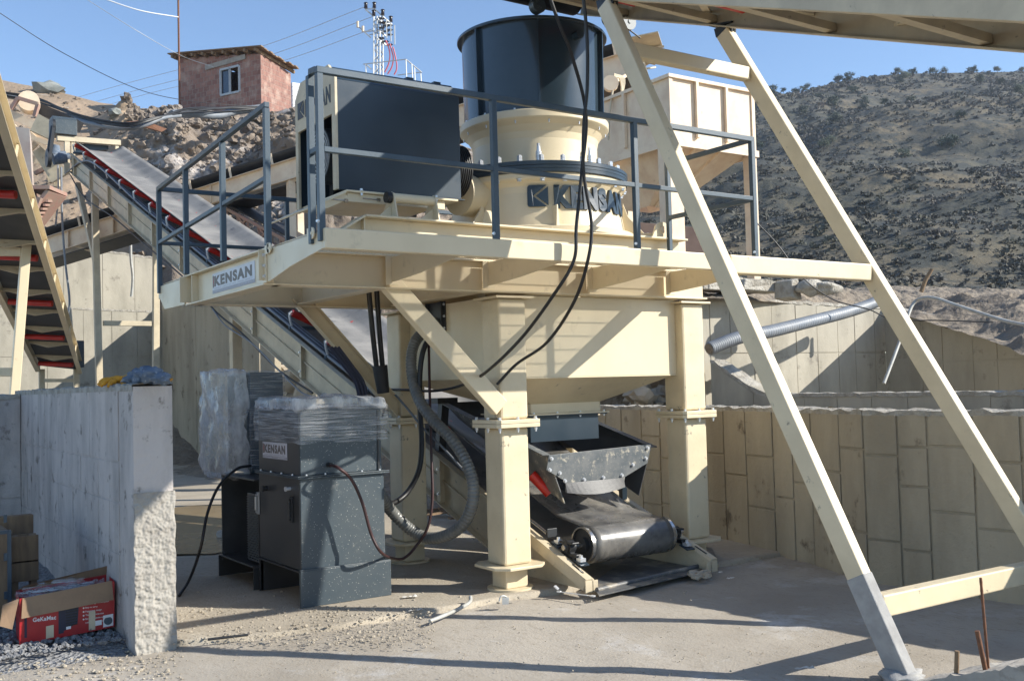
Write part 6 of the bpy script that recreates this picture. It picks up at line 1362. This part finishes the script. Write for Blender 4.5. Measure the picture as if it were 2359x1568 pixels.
b.box((xR-.03,yF-.006,0),(xR,yF-.001,Hk+.006)); b.box((xR-.011,yF,0),(xR-.004,yF+.02,Hk)); b.box((xR-.9,yF-.006,0),(xR-.031,yF-.001,.022)); b.box((xR-.9,yF-.006,Hk-.02),(xR-.031,yF-.001,Hk+.006)); b.box((xR-.9,yF,Hk+.001),(xR,yF+.03,Hk+.006))
for z in(.25,.55,.85):
    b.box((xR-.055,yF-.010,z-.03),(xR-.031,yF-.002,z+.03))
b.build('steel_edging',M['rail'],cr_)
pl_=thing('wooden_pallet',(1.45,9.6,0),'weathered brown pallet standing on edge beside the crate','pallet')
pa_=V((xR+.03,yF+.25,0)); b=MB(); H2=Hk-.08
for z0,z1 in((0,.17),(.30,.47),(H2-.22,H2)): b.box((pa_.x,pa_.y,z0),(pa_.x+.21,pa_.y+.02,z1)); b.box((pa_.x,pa_.y+.12,z0),(pa_.x+.21,pa_.y+.14,z1))
for x in(0.01,.15): b.box((pa_.x+x,pa_.y+.021,0),(pa_.x+x+.05,pa_.y+.119,H2))
b.build('boards',M['wood'],pl_,bevel=.004)
b=MB(); b.box((pa_.x-.1,pa_.y+.3,Hk-.2),(pa_.x+.22,pa_.y+.4,Hk+.06)); b.build('top_block',M['wood'],pl_,bevel=.01)
# gloves: palm plus fingers, cloth
def glove(name,label,c,s,rot,par=None):
    q=MB(); R_=Matrix.Rotation(rot,3,'Z')
    def T(x,y,z): return c+R_@V((x*s,y*s,z*s))
    q.blob(T(0,0,.035),.055*s,(1.15,.9,.5),3,.12,1.5,3); q.blob(T(.065,0,.035),.05*s,(1,.95,.55),3,.15,1.5,5)
    for k,(dx,dy,dz,a,l) in enumerate(((-.04,-.045,.02,3.6,.06),(-.055,-.02,.03,3.35,.075),(-.055,.01,.035,3.1,.07),(-.045,.035,.03,2.8,.055),(.01,-.055,.02,4.5,.06))):
        p=T(dx,dy,dz); d_=V((math.cos(a+rot),math.sin(a+rot),-.35))*l*s; q.tube(curve([p,p+d_*.5+V((0,0,.006)),p+d_+V((0,0,-.012*s))],4),.017*s,10,rfun=lambda i:.018*s if i<7 else .012*s)
    return tag(q.build(name,M['yellow']),label,'glove')
gz_=lambda px:V((gz(px,1475).x,0,0))
g0=V((1.93,9.15,1.875)); g0=gx(268,872,1.90); g0=V((1.93,g0.y,1.88))
def walltop(px,x,): r=ray(px,880); t=(x-CAM.x)/r.x; return V((x,CAM.y+r.y*t,1.885))
glove('work_glove','yellow leather work glove hanging over the edge of the thick concrete wall',walltop(270,1.95),1.15,0.2)
q=MB(); c=walltop(297,1.97); q.blob(c+V((0,0,.03)),.05,(1,1,.5),3,.3,2,2); tag(q.build('glove_cuff',M['duststeel']),'grey cuff of cloth next to the yellow glove','cloth')
q=MB(); 
for k,(px,dz,r_) in enumerate(((306,.03,.06),(320,.045,.085),(335,.055,.09),(350,.05,.08),(366,.03,.06),(318,.0,.06))): q.blob(walltop(px,1.98+.02*(k%3))+V((0,-.02*k,dz)),r_,(1,1.1,.7),3,.35,2.2,k+11)
tag(q.build('stained_cloth',M['denim']),'stained blue cloth bundled on top of the thick concrete wall','cloth')
q=MB(); q.blob(walltop(378,2.03)+V((0,0,.015)),.04,(1.4,1,.35),3,.2,2,8); tag(q.build('work_glove',M['yellow']),'yellow glove tip poking out right of the blue cloth','glove')
# ================================================================ GROUND LITTER
random.seed(51)
q=MB(); q.tube(curve([gz(990,1430,.0)+V((0,0,.0)),gz(1020,1418,.01),gz(1060,1400,.012),gz(1082,1386,.02),gz(1084,1374,.05)],8),.016,8); tag(q.build('bent_tube',M['hosepale']),'pale bent pipe lying on the ground in front of the front column','pipe')
q=MB(); c=gz(1157,1392,0); q.prism([c,c+V((.05,-.02,0)),c+V((.055,-.02,.05)),c+V((.0,.0,.06))],(.02,.03,0)); q.tube(curve([c+V((-.03,0,.03)),c+V((-.01,0,.07)),c+V((.04,0,.06)),c+V((.05,0,.02))],5),.006,6); tag(q.build('strap_clamp',M['galv']),'small bent metal clamp on the ground near the front column','clamp')
def spanner(p0,p1,label):
    q=MB(); q.bar(p0,p1,.014,.006); 
    for p in(p0,p1): q.cyl(p+V((0,0,-.004)),p+V((0,0,.006)),.022,n=14)
    d_=(p0-p1).normalized(); q.bar(p0+d_*.01+V((0,0,.02)),p0+d_*.045+V((0,0,.045)),.03,.01); return tag(q.build('spanner',M['zinc']),label,'spanner')
spanner(gz(1288,1362,.02),gz(1366,1372,.02),'chrome spanner lying in front of the conveyor foot')
lit=[(945,1377,.13,.05,'white paper strip on the ground right of the grey cabinet'),(958,1408,.12,.03,'thin pale sliver beside the paper strip'),(1855,1543,.12,.05,'white and tan scrap of paper in the sunlit strip at lower right'),(1682,1334,.08,.04,'tan paper scrap in the shade right of the conveyor'),(505,1240,.10,.10,'white plastic cup lying behind the cabinet'),(525,1470,.22,.03,'dark stick lying near the thick wall'),(1660,1320,.05,.03,'tiny paper shred near the steel sheet')]
for px,py,a_,b_,lab in lit:
    c=gz(px,py,.0); q=MB(); r_=random.uniform(-.6,.3); R_=Matrix.Rotation(r_,3,'Z')
    if 'cup' in lab: q.cyl(c+V((0,0,.05)),c+V((.12,.06,.06)),.05,.04,n=18)
    elif 'stick' in lab: q.cyl(c+V((-.14,.03,.01)),c+V((.14,-.03,.012)),.010,n=8)
    else:
        n=6; vs=[c+R_@V((a_*(i/n-.5),b_*(j/2-.5)*(1+.5*noise.noise(V((i,j,px)))),.010+.025*abs(noise.noise(V((i*1.3,j*.9,px*.1)))))) for j in range(3) for i in range(n+1)]
        q.add(vs,[(j*(n+1)+i,j*(n+1)+i+1,(j+1)*(n+1)+i+1,(j+1)*(n+1)+i) for j in range(2) for i in range(n)])
    tag(q.build('stick' if 'stick' in lab else ('plastic_cup' if 'cup' in lab else 'paper_scrap'),M['blackiron' if 'stick' in lab else 'paper']),lab,'stick' if 'stick' in lab else ('cup' if 'cup' in lab else 'litter'))
q=MB()
for k in range(9): c=gz(1610+random.uniform(-25,25),1322+random.uniform(-8,10),.0); q.blob(c+V((0,0,.02)),random.uniform(.02,.05),(1.2,1,.6),2,.5,2,k)
tag(q.build('cloth_rag',M['rubble']),'torn grey rag tangled at the right conveyor foot','rag')
q=MB()
for k in range(14): c=gz(random.uniform(990,1090),random.uniform(1170,1205),.0); r_=random.uniform(-.5,.5); q.bar(c+V((-.2,r_*.1,.02+.01*k)),c+V((.25,-r_*.1,.02+.01*k)),random.uniform(.05,.12),.02)
tag(q.build('wood_scraps',M['wood'],origin=(0,0,0)),'pile of broken boards behind the rear columns',kind='stuff')
q=MB()
def scatter(n,fx,fy,r0,r1,cond=None,z=0):
    for k in range(n):
        px,py=random.uniform(*fx),random.uniform(*fy); c=gz(px,py,z); r_=r0*(r1/r0)**(random.random()**2.2); q.blob(c+V((0,0,r_*.25)),r_,(1,1,.65),1,.3,1.5,k)
scatter(1500,(395,1000),(1395,1485),.004,.016); scatter(500,(0,420),(1490,1566),.004,.018,z=-.04); scatter(500,(0,2200),(1440,1568),.003,.008,z=-.04); scatter(300,(420,1600),(1230,1400),.004,.018)
tag(q.build('scattered_stones',M['slab'],origin=(0,0,0)),'small stones scattered over the yard',kind='stuff')
q=MB()
for k in range(2600):
    px,py=random.uniform(-60,316),random.uniform(1290,1530); c=gz(px,py,.03)
    if c.x>1.85 or c.y<7.9: continue
    r_=random.uniform(.008,.028); q.blob(c,r_,(1,1,.8),1,.3,1.5,k)
tag(q.build('loose_gravel',M['gravel'],origin=(0,0,0)),'loose grey gravel around the red carton',kind='stuff')

# ================================================================ AIR
hz_m=bpy.data.materials.new('pale valley haze'); hz_m.use_nodes=True; n_=hz_m.node_tree; n_.nodes.remove(n_.nodes['Principled BSDF']); v_=n_.nodes.new('ShaderNodeVolumePrincipled'); v_.inputs['Color'].default_value=(.70,.80,.95,1); v_.inputs['Density'].default_value=.0003; v_.inputs['Anisotropy'].default_value=.2
n_.links.new(v_.outputs[0],n_.nodes['Material Output'].inputs['Volume'])
q=MB(); q.box((-90,-40,-1.2),(420,480,125)); tag(q.build('haze',hz_m),'thin bluish air over the site',kind='stuff')
